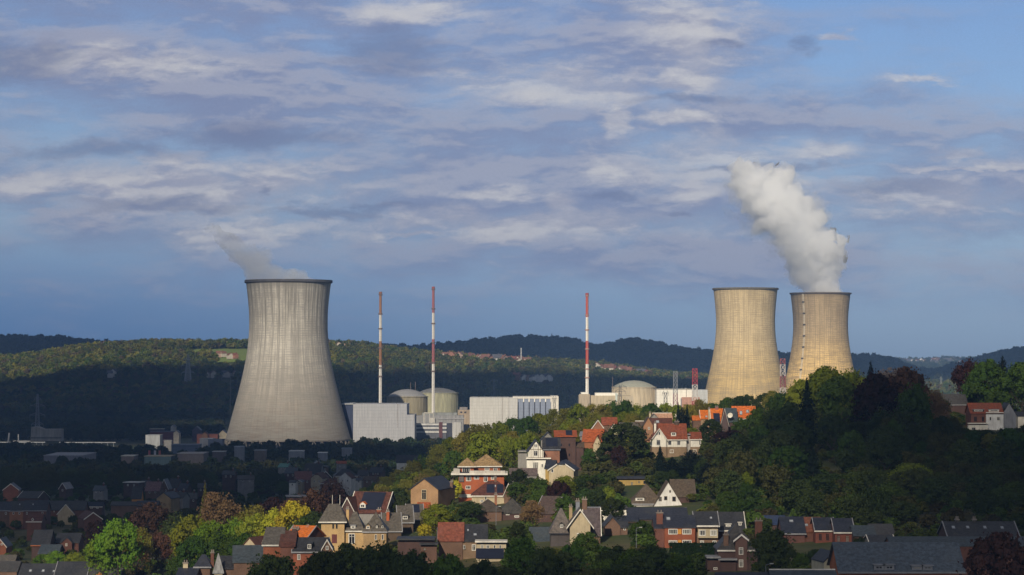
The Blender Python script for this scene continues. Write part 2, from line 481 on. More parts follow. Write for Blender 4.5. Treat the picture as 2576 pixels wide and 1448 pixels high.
# ------------------------------------------------------------------ power station
def tower_mat(name, col, warm, dirt, ncol, rowh, H, lo=.62):
    m_, t, b, o = mat_base(name, 0.9)
    co = t.n('ShaderNodeTexCoord').outputs['Object']
    sp = t.n('ShaderNodeSeparateXYZ'); t.put(sp.inputs[0], co)
    X, Y, Z = sp.outputs
    ang = t.m('ARCTAN2', Y, X)
    a1 = t.m('MULTIPLY', ang, ncol / (2 * math.pi))
    z1 = t.m('DIVIDE', Z, rowh)
    fx = t.m('ABSOLUTE', t.m('SUBTRACT', t.m('FRACT', a1), 0.5))
    fz = t.m('ABSOLUTE', t.m('SUBTRACT', t.m('FRACT', z1), 0.5))
    lx = t.ramp(fx, 0.36, 0.48); lz = t.ramp(fz, 0.30, 0.46)
    cxy = lambda s: t.comb(t.m('MULTIPLY', t.m('COSINE', ang), s), t.m('MULTIPLY', t.m('SINE', ang), s), 0)
    def pol(s, zs, det, ro, off=0.0):
        nd = t.n('ShaderNodeVectorMath', operation='ADD')
        t.put(nd.inputs[0], cxy(s)); t.put(nd.inputs[1], t.comb(off, off, t.m('MULTIPLY', Z, zs)))
        return t.noise(nd.outputs[0], 1.0, det, ro)
    streak = pol(17, 0.008, 5, 0.8)
    streak2 = pol(70, 0.02, 3, 0.75, 4.0)
    bands = pol(1.5, 0.16, 5, 0.75, 2.0)
    rows = pol(3.0, 1.1, 3, 0.8, 7.0)
    patch = pol(2.2, 0.03, 4, 0.6, 9.0)
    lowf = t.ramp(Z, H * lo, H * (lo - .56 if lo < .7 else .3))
    top_shade = t.ramp(Z, H * 0.55, H * 0.99)
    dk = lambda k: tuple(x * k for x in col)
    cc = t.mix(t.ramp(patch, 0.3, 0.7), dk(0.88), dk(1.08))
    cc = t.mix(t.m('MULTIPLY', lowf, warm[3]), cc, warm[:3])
    # soot and rain marks; streaks deepen upwards in place of cloud shade
    cc = t.mix(t.m('MULTIPLY', t.m('MULTIPLY', t.ramp(streak, 0.45, 0.64), t.m('ADD', 0.5, t.m('MULTIPLY', top_shade, 0.5))), dirt), cc, dk(0.30))
    cc = t.mix(t.m('MULTIPLY', t.ramp(streak2, 0.47, 0.62), 0.65 * dirt), cc, dk(0.35))
    cc = t.mix(t.m('MULTIPLY', t.m('MULTIPLY', t.ramp(bands, 0.44, 0.60), t.m('ADD', 0.25, lowf)), 0.75 * dirt), cc, dk(0.42))
    cc = t.mix(t.m('MULTIPLY', t.ramp(rows, 0.45, 0.6), 0.55), cc, dk(0.55))
    gz_ = t.ramp(pol(4, 0.06, 4, 0.7, 13.0), 0.38, 0.62); gx_ = t.ramp(pol(9, 0.03, 4, 0.7, 17.0), 0.36, 0.62)
    cc = t.mix(t.m('MULTIPLY', t.m('MULTIPLY', lz, gz_), 0.55), cc, dk(0.35))
    cc = t.mix(t.m('MULTIPLY', t.m('MULTIPLY', lx, gx_), 0.65), cc, dk(0.32))
    blot = pol(5, 0.022, 5, 0.7, 23.0)
    cc = t.mix(t.m('MULTIPLY', t.ramp(blot, 0.50, 0.68), 0.5 * dirt), cc, dk(0.42))
    lip = t.ramp(t.m('ADD', Z, t.m('MULTIPLY', streak2, H * 0.04)), H * 0.975, H * 1.01)
    cc = t.mix(t.m('MULTIPLY', lip, 0.55), cc, dk(0.35))
    t.put(b.inputs['Base Color'], cc)
    return m_

def tower(label, pxc, d, prof, mats, rim_t, cols=0, ladder=None):
    """prof: (picture y, radius in picture units) from the lip down"""
    x0 = xat(pxc, d); z0 = -8.0
    t = thing('cooling_tower', label, 'cooling tower', (x0, d, z0), 0, 'cooling towers of the power station')
    ys = np.array([p[0] for p in prof], float); rs = np.array([p[1] for p in prof], float)
    zz = np.array([zat(y, d) - z0 for y in ys]); rr = rs * d / F
    zf = np.linspace(zz[-1], zz[0], 70)
    # smooth profile
    c = np.polyfit(zz, rr, 5); rf = np.polyval(c, zf)
    outp = list(zip(rf, zf))
    inn = [(r - 0.9, z) for r, z in outp][::-1]
    m_ = MB(); m_.lathe(outp + inn + [outp[0]], 128)
    m_.build('shell', mats[0], t, smooth=True)
    zt = zf[-1]; rt = rf[-1]
    m_ = MB()
    m_.lathe([(rt - 1.0, zt - 0.2), (rt - 1.0, zt + rim_t * 0.35), (rt + 1.3, zt + rim_t * 0.35), (rt + 1.5, zt - rim_t * 0.65), (rt + 0.15, zt - rim_t * 0.9)], 128)
    m_.build('rim', mats[1], t, smooth=False)
    if cols:
        rb, zb = rf[0], zf[0]
        for k in range(cols):
            a = 2 * math.pi * k / cols
            mm = MB()
            for s_ in (-1, 1):
                a2 = a + s_ * math.pi / cols
                mm.bar((rb * 1.05 * math.cos(a), rb * 1.05 * math.sin(a), -0.5), ((rb - 0.4) * math.cos(a2), (rb - 0.4) * math.sin(a2), zb + 0.4), 0.45, 4)
            mm.build('support_leg', mats[2], t)
        mm = MB(); mm.lathe([(rb * 1.12, -1), (rb * 1.12, 2.6), (rb * 1.10, 2.6), (rb * 1.10, -1)], 96)
        mm.build('basin_wall', mats[2], t)
        mm = MB(); mm.lathe([(rb * 0.93, -0.5), (rb * 0.93, zb - 0.3)], 48)
        mm.build('air_inlet', surf('paint', (0.035, 0.04, 0.05)), t)
        mm = MB(); mm.lathe([(rb + 0.5, zb - 0.5), (rb + 0.55, zb + 0.9), (rb - 1.2, zb + 0.9), (rb - 1.2, zb - 0.5), (rb + 0.5, zb - 0.5)], 96)
        mm.build('ring_beam', mats[2], t)
    if ladder is not None:
        a = ladder
        mm = MB()
        pts = [(r + 0.35, z) for r, z in outp]
        for k in range(len(pts) - 1):
            for s_ in (-1, 1):
                w_ = 0.8
                p = [Vector((pts[k + q][0] * math.cos(a) - s_ * w_ * math.sin(a), pts[k + q][0] * math.sin(a) + s_ * w_ * math.cos(a), pts[k + q][1])) for q in (0, 1)]
                mm.bar(p[0], p[1], 0.5, 4)
        lad = mm.build('stairway', surf('paint', (0.64, 0.57, 0.45)), t)
        for k in range(4, len(pts), 6):
            r, z = pts[k]
            q = MB(); q.box(-0.3, 1.7, -1.5, 1.5, -0.4, 1.1)
            l_ = q.build('landing', surf('paint', (0.10, 0.09, 0.08)), lad)
            l_.location = (r * math.cos(a), r * math.sin(a), z); l_.rotation_euler = (0, 0, a)
    return t, Vector((x0, d, z0 + zt)), rt
RIM = surf('concrete', (0.075, 0.075, 0.085))
LEG = surf('concrete', (0.20, 0.18, 0.16))
T1, top1, r1 = tower('large grey cooling tower on the left, stained dark towards its foot, thin steam leaning left', 725.5, 2500,
      [(708, 107), (730, 104.3), (771, 100.2), (804, 98.6), (837, 98.6), (871, 102), (921, 110), (971, 121), (1024, 134.8), (1071, 147.6), (1106, 157)],
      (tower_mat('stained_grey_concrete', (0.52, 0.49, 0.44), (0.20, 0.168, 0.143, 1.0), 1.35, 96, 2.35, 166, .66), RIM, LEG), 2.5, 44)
T2, top2, r2 = tower('pale cooling tower without steam, middle one of the three, beside the red and white mast', 1875.7, 3050,
      [(727, 80.5), (745, 78.5), (762, 76.8), (801, 74.4), (827, 73.9), (856, 76.3), (889.6, 81.4), (918, 87), (954, 94.8), (996, 103.6), (1040, 112.5), (1070, 118)],
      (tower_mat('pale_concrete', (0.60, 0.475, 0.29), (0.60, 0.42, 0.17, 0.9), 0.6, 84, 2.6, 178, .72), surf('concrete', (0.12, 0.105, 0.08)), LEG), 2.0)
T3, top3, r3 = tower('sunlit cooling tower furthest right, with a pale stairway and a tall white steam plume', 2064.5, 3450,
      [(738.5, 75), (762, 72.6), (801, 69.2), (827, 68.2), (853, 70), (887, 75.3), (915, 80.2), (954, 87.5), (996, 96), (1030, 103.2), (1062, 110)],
      (tower_mat('sun_graded_concrete', (0.44, 0.335, 0.205), (0.88, 0.60, 0.23, 1.0), 0.55, 80, 2.6, 180, .8), surf('concrete', (0.11, 0.09, 0.075)), LEG), 1.8,  # dull upper colour paints in cloud shade, golden foot paints in sunlight
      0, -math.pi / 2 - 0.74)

def stripes(name, bands):
    """bands: list of (z top of band, colour), lowest first"""
    m_, t, b, o = mat_base(name, 0.7)
    co = t.n('ShaderNodeTexCoord').outputs['Object']
    sp = t.n('ShaderNodeSeparateXYZ'); t.put(sp.inputs[0], co)
    cc = None
    n_ = t.noise(co, 0.5, 4, 0.7)
    for z, c in bands[::-1]:
        cc = c if cc is None else t.mix(t.m('LESS_THAN', sp.outputs[2], z), cc, c)
    cc = t.mix(1.0, cc, t.mix(n_, (0.65, 0.65, 0.65), (1.15, 1.15, 1.15)), 'MULTIPLY')
    t.put(b.inputs['Base Color'], cc)
    return m_
def stack(label, px, ytop, d, ybands, cols, rpx, ybase):
    z0 = -8.0
    t = thing('chimney_stack', label, 'chimney', (xat(px, d), d, z0), 0, 'tall striped chimneys')
    H = zat(ytop, d) - z0
    r0 = rpx * d / F
    bz = [(zat(y, d) - z0, c) for y, c in ybands]
    mat = stripes('stack_paint', [(bz[i][0], cols[bz[i][1]]) for i in range(len(bz))])
    mb = MB()
    prof = [(r0 * 1.45, 0), (r0 * 1.3, H * 0.25), (r0 * 1.15, H * 0.55), (r0, H), (r0 * 0.85, H), (r0 * 0.85, H - 3)]
    mb.lathe(prof, 20)
    mb.build('shaft', mat, t, smooth=False)
    for k, y in enumerate([ytop + 6, ytop + 55, ytop + 92, ytop + 140, ytop + 190, ytop + 212]):
        z = zat(y, d) - z0
        f_ = z / H
        rr = r0 * (1.45 - 0.45 * f_)
        q = MB(); q.lathe([(rr * 0.9, z - 0.5), (rr + 0.8, z - 0.5), (rr + 0.8, z + 0.9), (rr * 0.9, z + 0.9)], 16)
        q.build('platform', cols['p'], t)
    q = MB(); q.lathe([(r0 * 1.25, H - 1.4), (r0 * 1.3, H + 0.5), (r0 * 0.8, H + 0.5)], 16); q.build('cap', cols['p2'], t)
    q = MB(); q.bar((r0 * 0.2, -r0 * 1.35, 0), (r0 * 0.2, -r0 * 1.02, H), 0.18, 4); q.build('ladder', cols['p'], t)
    return t
WS = (0.62, 0.60, 0.57)
PD = surf('paint', (0.16, 0.12, 0.11))
stack('white chimney banded in rusty brown, nearest the grey cooling tower', 957, 736, 2580, [(919, 'w'), (859, 'b'), (792.6, 'w'), (700, 'b')], {'w': WS, 'b': (0.27, 0.13, 0.065), 'p': PD, 'p2': surf('paint', (0.25, 0.12, 0.08))}, 3.1, 1016)
stack('white chimney banded in faded crimson between the two grey reactor domes', 1090, 723, 2720, [(916, 'w'), (854, 'r'), (787.6, 'w'), (700, 'r')],
      {'w': WS, 'r': (0.30, 0.10, 0.11), 'p': PD, 'p2': surf('paint', (0.3, 0.08, 0.08))}, 3.1, 1043)
stack('white chimney banded in bright red beside the beige reactor building', 1477, 739, 2800, [(916.6, 'w'), (858.3, 'r'), (798.4, 'w'), (700, 'r')],
      {'w': (0.75, 0.73, 0.68), 'r': (0.44, 0.07, 0.04), 'p': surf('paint', (0.4, 0.25, 0.2)), 'p2': surf('paint', (0.35, 0.06, 0.05))}, 3.3, 997)

def dome(label, pxc, hw, ycyl, ydome, d, wall, cap, masts=(), bands=False):
    z0 = -8.0; r = hw * d / F
    t = thing('reactor_building', label, 'reactor building', (xat(pxc, d), d, z0), 0, 'domed reactor buildings')
    zc = zat(ycyl, d) - z0; zd = zat(ydome, d) - z0
    mb = MB(); mb.lathe([(r, 0), (r, zc - 0.9), (r + 0.7, zc - 0.8), (r + 0.7, zc), (r - 0.4, zc + 0.1)], 72)
    for k in range(28):
        a = 2 * math.pi * k / 28
        mb.bar((math.cos(a) * (r + 0.15), math.sin(a) * (r + 0.15), 0), (math.cos(a) * (r + 0.15), math.sin(a) * (r + 0.15), zc - 0.9), 0.16, 4)
    mb.build('wall', wall, t)
    h = zd - zc
    rad = ((r - 1) ** 2 + h * h) / (2 * h)
    prof = [(math.sqrt(max(0, rad ** 2 - (rad - h + h * k / 12) ** 2)), zc + h * k / 12) for k in range(13)]
    mb = MB(); mb.lathe(prof, 72); mb.build('dome', cap, t, smooth=True)
    for (px, yt) in masts:
        x = xat(px, d) - xat(pxc, d)
        q = MB(); q.bar((x, 0, zc), (x, 0, zat(yt, d) - z0), 0.35, 5); q.build('mast', PD, t)
    return t
dome('beige cylindrical reactor building with a grey dome behind the light grey hall', 1024.5, 51, 997.5, 979.5, 2760, surf('concrete', (0.27, 0.24, 0.17)), surf('metal', (0.24, 0.24, 0.25)), ((1033, 963), (1045, 961)))
dome('olive-beige cylindrical reactor building right of the crimson-banded chimney', 1101, 51.5, 988.6, 976, 2880, surf('concrete', (0.33, 0.32, 0.22)), surf('metal', (0.15, 0.15, 0.15)))
dome('sunlit sandy reactor building with a low domed roof beside the white halls', 1595, 55.5, 974, 957.5, 2900, surf('concrete', (0.50, 0.42, 0.30)), surf('metal', (0.32, 0.32, 0.26)), ((1541, 949),))

nrng_b = random.Random(21)
def bldg(name, label, cat, d, parts, group=None):
    """parts: (part name, xl, xr, ytop, ybot, depth offset, length, material)"""
    xs = [p[1] for p in parts] + [p[2] for p in parts]
    pc = (min(xs) + max(xs)) / 2
    z0 = gz(pc, d)
    t = thing(name, label, cat, (xat(pc, d), d, z0), 0, group)
    obs = []
    if cat == 'industrial hall' or nrng_b.random() < .5:      # roof plant, doors and ladders
        big_ = max(parts, key=lambda p: p[2] - p[1]); w_ = big_[2] - big_[1]
        for k in range(7):
            a = big_[1] + w_ * (.05 + .12 * k + .05 * nrng_b.random())
            parts = parts + [('roof_unit', a, a + 1.5 + 3 * nrng_b.random(), big_[3] - 1.2 - 1.6 * nrng_b.random(), big_[3] - .05, big_[5] + 4 + 8 * nrng_b.random(), 4, GRY)]
        parts = parts + [('ladder', big_[1] + w_ * .83, big_[1] + w_ * .83 + .7, big_[3], big_[3] + 60, big_[5] - .35, .3, PD)]
    for p in parts:
        nm, xl, xr, yt, yb, dy, L, mat = p
        dd = d + dy
        mb = MB()
        mb.box(xat(xl, dd) - xat(pc, d), xat(xr, dd) - xat(pc, d), dy, dy + L, (zat(yb, dd) - z0) if yb is not None else -1.5, zat(yt, dd) - z0)
        obs.append(mb.build(nm, mat, t))
    return t, obs
VIS = [(858, 1137, 1016, 1086, 2500), (575, 880, 0, 1114, 2450)]
LG = surf('metal', (0.33, 0.335, 0.36)); LG2 = surf('metal', (0.47, 0.46, 0.44)); BLU = surf('metal', (0.035, 0.045, 0.085))
DRK = surf('paint', (0.035, 0.035, 0.045)); BEI = surf('concrete', (0.45, 0.38, 0.27)); GRY = surf('concrete', (0.24, 0.24, 0.25)); WHT = surf('metal', (0.74, 0.71, 0.64))
bldg('turbine_hall', 'large windowless light grey hall right beside the grey cooling tower', 'industrial hall', 2505,
     [('wall', 888.5, 1023.6, 1017, None, 0, 60, LG), ('low_wing', 1023.8, 1043, 1044, None, 0.5, 50, LG), ('blue_wall', 860, 888.2, 1020, None, 12, 50, BLU),
      ('roof_edge', 860, 888.3, 1015.5, 1018.5, 11.2, 52, surf('paint', (0.35, 0.36, 0.38)))])
t, obs = bldg('office_block', 'low office block with white window bands and a maroon stair tower below the grey reactors', 'office building', 2600,
     [('wall', 1011, 1123, 1066, None, 0, 16, surf('paint', (0.10, 0.105, 0.125))), ('end_wall', 1124, 1137, 1066, None, 0.6, 15, surf('paint', (0.055, 0.06, 0.08))),
      ('stair_tower', 1105, 1113, 1063, None, -1.2, 8, surf('paint', (0.11, 0.05, 0.055)))]
     + [('white_band', 1010, 1123.5, y, y + 4.6, -0.5, 0.45, surf('paint', (0.50, 0.50, 0.50))) for y in (1066, 1075, 1085)])
bldg('pump_building', 'grey flat-roofed plant building with pipes below the olive-beige reactor', 'industrial building', 2700,
     [('wall', 1046, 1166, 1046, None, 0, 20, GRY), ('upper_wall', 1062, 1150, 1039, None, 8, 14, surf('concrete', (0.20, 0.21, 0.21))), ('plant_room', 1082, 1094, 1052, None, -3, 2.8, surf('paint', (0.48, 0.46, 0.43))),
      ('roof_edge', 1100, 1170, 1052.5, 1055, -0.8, 1, surf('paint', (0.30, 0.30, 0.32))), ('tank_wall', 1137.5, 1160, 1063, None, -40, 20, surf('concrete', (0.38, 0.38, 0.38)))])
bldg('workshop', 'beige block with dark openings left of the big white hall', 'industrial building', 2740,
     [('wall', 1152, 1182, 1032, None, 0, 20, surf('concrete', (0.34, 0.27, 0.2))), ('rooftop_plant', 1156, 1176, 1025, 1031.8, 4, 10, surf('concrete', (0.22, 0.2, 0.19))),
      ('opening', 1158, 1163, 1036, 1040, -0.15, 0.1, DRK), ('opening', 1168, 1173, 1036, 1040, -0.15, 0.1, DRK)])
q = thing('pipe_gantry', 'pale pipe arch standing in front of the reactor wall', 'pipe', (xat(1076, 2640), 2640, gz(1076, 2640)))
mb = MB(); s_ = 2640 / F; zt = zat(1040, 2640) - gz(1076, 2640); zb = 0
mb.bar((-9 * s_, 0, zb), (-9 * s_, 0, zt), .7, 8).bar((-9 * s_, 0, zt), (14 * s_, 0, zt), .7, 8).bar((14 * s_, 0, zt), (14 * s_, 0, zb), .5, 8).bar((5 * s_, 0, zt), (5 * s_, 0, zb), .45, 8)
mb.build('pipe', surf('paint', (0.5, 0.48, 0.44)), q)
t, obs = bldg('turbine_hall', 'big white hall with blue-grey panelled side above the wooded ridge', 'industrial hall', 2600,
     [('wall', 1181.8, 1280, 1001, None, 0, 60, LG2), ('corner_wall', 1280.1, 1302, 1001.5, None, 1.0, 58, surf('metal', (0.48, 0.47, 0.46))),
      ('panel_wall', 1302.1, 1386, 1004, None, 3, 56, surf('metal', (0.22, 0.25, 0.33))), ('end_wall', 1386.1, 1405, 997.5, None, 1.0, 58, surf('metal', (0.62, 0.58, 0.51))),
      ('roof_edge', 1290, 1386, 999, 1003.8, 2.4, 57, surf('metal', (0.60, 0.57, 0.52)))]
     + [('fin', 1302.5 + 13.8 * k, 1304.3 + 13.8 * k, 1012, None, 2.2, 0.7, DRK) for k in range(7)] + [('fin_cap', 1302 + 13.8 * k, 1304.8 + 13.8 * k, 1004, 1011.9, 2.1, 0.85, WHT) for k in range(1, 7)])
bldg('auxiliary_building', 'low sandy building at the foot of the bright red banded chimney', 'industrial building', 2780,
     [('wall', 1456.6, 1589, 996, None, 0, 40, BEI), ('wing', 1456.8, 1484, 992, None, -4, 3.8, surf('concrete', (0.40, 0.33, 0.24))), ('roof_block', 1462, 1480, 988, 991.8, -3, 30, WHT),
      ('roof_block', 1497, 1555, 989, 995.9, 3, 20, WHT), ('wing', 1572, 1592, 998, None, -4, 3.8, surf('concrete', (0.42, 0.36, 0.27))), ('pipe_box', 1548, 1553, 990, 1010, -1.5, 1.3, surf('paint', (0.5, 0.56, 0.52)))])
bldg('storage_hall', 'long white sunlit hall behind the lattice masts', 'industrial hall', 2850,
     [('wall', 1651.5, 1741, 981, None, 0, 40, WHT), ('wing', 1741.2, 1780, 981.5, None, 2, 38, surf('metal', (0.45, 0.46, 0.46))), ('roof_edge', 1651, 1741.5, 979.3, 980.9, -0.4, 41, surf('metal', (0.40, 0.38, 0.32))),
      ('opening', 1712, 1724, 1003, None, -0.2, 0.15, surf('paint', (0.2, 0.24, 0.3))), ('low_wing', 1715, 1760, 1000, None, -6, 5.8, surf('paint', (0.45, 0.25, 0.18)))])

def lattice(name, label, cat, px, ytop, ybot, d, wpx, sections, cols, arms=(), group=None, z0=None, r=0.22):
    z0 = gz(px, d) if z0 is None else z0
    t = thing(name, label, cat, (xat(px, d), d, z0), 0, group)
    H = zat(ytop, d) - z0
    wt, wb = wpx[0] * d / F / 2, wpx[1] * d / F / 2
    n = sections
    lv = [H * k / n for k in range(n + 1)]
    hw = lambda z: wb + (wt - wb) * (z / H)
    bands = {}; mb = MB()
    for k in range(n):
        za, zb = lv[k], lv[k + 1]
        c = cols(k / n)
        mi_ = bands.setdefault(c, len(bands))
        a, b_ = hw(za), hw(zb)
        cs = [(-1, -1), (1, -1), (1, 1), (-1, 1)]
        for i in range(4):
            p, q_ = cs[i], cs[(i + 1) % 4]
            mb.bar((p[0] * a, p[1] * a, za), (p[0] * b_, p[1] * b_, zb), r, 4, mi_)
            mb.bar((p[0] * a, p[1] * a, za), (q_[0] * b_, q_[1] * b_, zb), r * .75, 4, mi_)
            mb.bar((q_[0] * a, q_[1] * a, za), (p[0] * b_, p[1] * b_, zb), r * .75, 4, mi_)
            mb.bar((p[0] * b_, p[1] * b_, zb), (q_[0] * b_, q_[1] * b_, zb), r * .75, 4, mi_)
    mb.build('lattice_body', [surf('paint', c) for c in bands], t)
    for (y, hwpx) in arms:
        z = zat(y, d) - z0; L = hwpx * d / F; w_ = hw(z)
        mb = MB()
        for s_ in (-1, 1):
            for yy_ in (-1, 1):
                mb.bar((s_ * w_, yy_ * w_, z), (s_ * L, 0, z), r, 4).bar((s_ * w_, yy_ * w_, z + 2.6), (s_ * L, 0, z), r * .8, 4)
            mb.bar((s_ * L, 0, z), (s_ * L, 0, z - 2.8), r * .8, 4)
        mb.bar((-w_, w_, z), (w_, w_, z), r, 4).bar((-w_, -w_, z), (w_, -w_, z), r, 4)
        mb.build('crossarm', surf('paint', list(bands)[0]), t)
    return t
RW = lambda f: (0.60, 0.56, 0.52) if f < .36 else (0.36, 0.05, 0.05) if f < .55 else (0.60, 0.56, 0.52) if f < .74 else (0.38, 0.05, 0.05)
lattice('lattice_mast', 'red and white lattice mast in front of the long white hall', 'mast', 1748, 928, 1000, 2700, (11, 15), 18, RW, group='red and white lattice masts', r=.34)
lattice('lattice_mast', 'red and white lattice mast standing between the two right cooling towers', 'mast', 1969, 903, 990, 2400, (11, 16), 16, lambda f: [(0.5, .45, .42), (0.33, .12, .1), (0.5, .45, .42), (0.28, .09, .09), (.5, .45, .42), (0.28, .1, .1)][min(5, int((f - .3) / .12)) if f > .3 else 0], group='red and white lattice masts', r=.3)
GM = (0.30, 0.31, 0.33)
lattice('lattice_mast', 'thin grey and faded red lattice mast left of the bright red and white one', 'mast', 1699, 935, 1008, 2650, (9, 11), 16, lambda f: (0.20, .06, .07) if .45 < f < .68 else (0.22, .23, .25), r=.28)
DG = (0.06, 0.062, 0.07)
lattice('power_pylon', 'dark lattice pylon in front of the domed sandy reactor', 'pylon', 1560, 970, 1008, 2600, (5, 9), 9, lambda f: DG, ((974, 16), (985, 13)), group='electricity pylons', r=.22)
lattice('power_pylon', 'short dark lattice pylon left of the thin mast, before the white hall', 'pylon', 1674, 988, 1010, 2600, (7, 9), 7, lambda f: DG, ((990, 8),), group='electricity pylons', r=.22)
lattice('power_pylon', 'short dark lattice pylon against the white end of the panelled hall', 'pylon', 1395, 1002, 1030, 2500, (4, 7), 7, lambda f: DG, ((1004, 6),), group='electricity pylons', r=.2)
lattice('power_pylon', 'grey pylon with three crossarms above the concrete block on the left', 'pylon', 95, 992, 1100, 2800, (3, 13), 16, lambda f: (0.20, 0.21, 0.23), ((1005, 9), (1022, 19), (1045, 19), (1068, 15)), group='electricity pylons', r=.26)
lattice('power_pylon', 'tall faint pylon on the wooded hillside left of the grey cooling tower', 'pylon', 473, 893, 1000, 3650, (3, 20), 16, lambda f: (0.34, 0.35, 0.37), ((905, 12), (920, 16), (938, 16)), group='electricity pylons', r=.3)
lattice('power_pylon', 'small grey pylon on the wooded slope above the big white hall', 'pylon', 1243, 955, 1010, 3300, (3, 8), 10, lambda f: (0.16, 0.17, 0.19), ((958, 9), (970, 7)), group='electricity pylons', r=.26)
lattice('power_pylon', 'pale slender pylon in the valley gap between the right-hand trees', 'pylon', 2511 - 144, 948, 1000, 4200, (2, 6), 10, lambda f: (0.25, 0.27, 0.26), ((955, 5),), group='electricity pylons', r=.13)
lattice('radio_mast', 'very thin grey mast just left of the grey cooling tower', 'mast', 580, 945, 1096, 2700, (2, 2), 30, lambda f: (0.17, 0.18, 0.18), r=.12)
lattice('radio_mast', 'tiny antenna mast on the skyline just left of the middle cooling tower', 'mast', 1758, 872, 892, 6500, (1.5, 3), 6, lambda f: (0.12, .14, .2), r=.4)
lattice('radio_mast', 'tiny antenna on top of the long blue hill', 'mast', 1388, 840, 856, 6450, (1.5, 3), 6, lambda f: (0.12, .14, .2), r=.4)
lattice('radio_mast', 'pale short mast among the houses of the hilltop village', 'mast', 1311, 876, 890, 4250, (1.5, 2.5), 6, lambda f: (0.5, .5, .5), r=.35)

# ---- small works and yards left of the grey tower
WCR = surf('paint', (0.42, 0.40, 0.36))
def box_bldg(label, d, xl, xr, yt, mat, roof=None, L=14, name='shed', cat='shed', gable=False, group=None):
    pc = (xl + xr) / 2; z0 = gz(pc, d); VIS.append((xl, xr, yt, yt + (10 if d < 2000 else 18), d))
    t = thing(name, label, cat, (xat(pc, d), d, z0), 0, group)
    hw = (xr - xl) / 2 * d / F; h = zat(yt, d) - z0
    if gable:
        hw_ = hw; we = h - hw * 0.9
        mb = MB(); prof = [(-hw, -1.5), (hw, -1.5), (hw, we), (0, h - .3), (-hw, we)]
        vs = [(x, 0, z) for x, z in prof] + [(x, L, z) for x, z in prof]
        mb.add(vs, [(0, 1, 2, 3, 4), (9, 8, 7, 6, 5)] + [(i, 5 + i, 5 + (i + 1) % 5, (i + 1) % 5) for i in range(5)])
        mb.build('wall', mat, t)
        mb = MB()
        for s_ in (-1, 1):
            pts = [(0, -.4, h), (s_ * (hw + .4), -.4, we - .35), (s_ * (hw + .4), L + .4, we - .35), (0, L + .4, h)]
            mb.slab(pts if s_ < 0 else pts[::-1], .25)
        mb.build('roof', roof or DRK, t)
    else:
        mb = MB(); mb.box(-hw, hw, 0, L, -1.5, h - .4); mb.build('wall', mat, t)
        mb = MB(); mb.box(-hw - .3, hw + .3, -.3, L + .3, h - .39, h); mb.build('roof', roof or mat, t)
    return t
t = thing('concrete_bunker', 'stained pale concrete block with a notched top below the left pylon', 'concrete block', (xat(117, 2620), 2620, gz(117, 2620)))
mb = MB(); k_ = 2620 / F; z_ = lambda y: zat(y, 2620) - gz(117, 2620)
prof = [(-39, 1110), (38, 1110), (37, 1080), (-8, 1080.5), (-16, 1077), (-22, 1074.5), (-37.5, 1075)]
vs = [(x * k_, 0, z_(y)) for x, y in prof] + [(x * k_, 16, z_(y)) for x, y in prof]; n = len(prof)
mb.add(vs, [tuple(range(n)), tuple(range(2 * n - 1, n - 1, -1))] + [(i, n + i, n + (i + 1) % n, (i + 1) % n) for i in range(n)])
mb.build('wall', surf('concrete', (0.26, 0.24, 0.21)), t)
mb = MB(); mb.box(-39.5 * k_, 38.5 * k_, -.6, -.02, z_(1104), z_(1100)); mb.build('kerb', surf('concrete', (0.12, 0.12, 0.11)), t)
box_bldg('grey windowless silo block below the small cream gable', 2450, 367, 403, 1095, surf('concrete', (0.42, 0.43, 0.44)), name='silo', cat='silo', L=18)
box_bldg('small white cabin beside the grey silo block', 2420, 413, 432, 1108, WCR, name='cabin', cat='cabin', L=8)
box_bldg('tiny white house on the slope above the cream gable', 2760, 430, 440, 1069, WCR, surf('slate', (.05, .05, .06)), gable=True, name='house', cat='house')
box_bldg('cream gabled house left of the brick row by the works', 2600, 437, 451, 1083, surf('paint', (.55, .48, .38)), surf('slate', (.05, .05, .06)), gable=True, name='house', cat='house')
box_bldg('cream gabled house touching the left foot of the grey cooling tower', 2610, 551, 571, 1082, surf('paint', (.55, .48, .36)), surf('slate', (.05, .05, .06)), gable=True, name='house', cat='house')
box_bldg('brown gable at the end of the brick row', 2600, 508, 523, 1087, surf('brick', (.22, .12, .07)), surf('tile', (.12, .05, .04)), gable=True, name='house', cat='house')
box_bldg('low brick row with pale windows left of the grey cooling tower', 2605, 496, 548, 1092, surf('brick', (.26, .10, .07)), surf('tile', (.10, .05, .05)), name='row_house', cat='house')
box_bldg('tall dark slate house behind the brick row', 2690, 484, 505, 1073, surf('brick', (.08, .06, .08)), surf('slate', (.06, .065, .08)), name='house', cat='house', gable=True)
box_bldg('maroon brick works behind the grey silo block', 2640, 378, 440, 1086, surf('brick', (.12, .045, .05)), surf('slate', (.05, .05, .07)), name='works_building', cat='building')
box_bldg('long dark shed with a pale cream roof behind the works', 2720, 377, 411, 1079.5, surf('paint', (.08, .05, .06)), surf('paint', (.42, .40, .30)), name='shed', cat='shed')
box_bldg('wide blue-grey shed at the edge of the wood below the works', 2350, 432, 500, 1119, surf('metal', (.12, .14, .18)), surf('metal', (.16, .18, .22)), L=24)
box_bldg('grey shed with a lighter roof at the foot of the cooling tower', 2400, 503, 536, 1104, surf('metal', (.2, .21, .24)), surf('metal', (.26, .27, .30)), L=20)
box_bldg('dark shed left of the cooling tower basin', 2390, 524, 560, 1106, surf('metal', (.07, .09, .14)), surf('metal', (.07, .09, .13)), L=20)
box_bldg('long pale grey industrial roof among the dark trees on the far left', 1900, 111, 210, 1146, surf('metal', (.22, .21, .22)), surf('metal', (.30, .29, .30)), L=60)
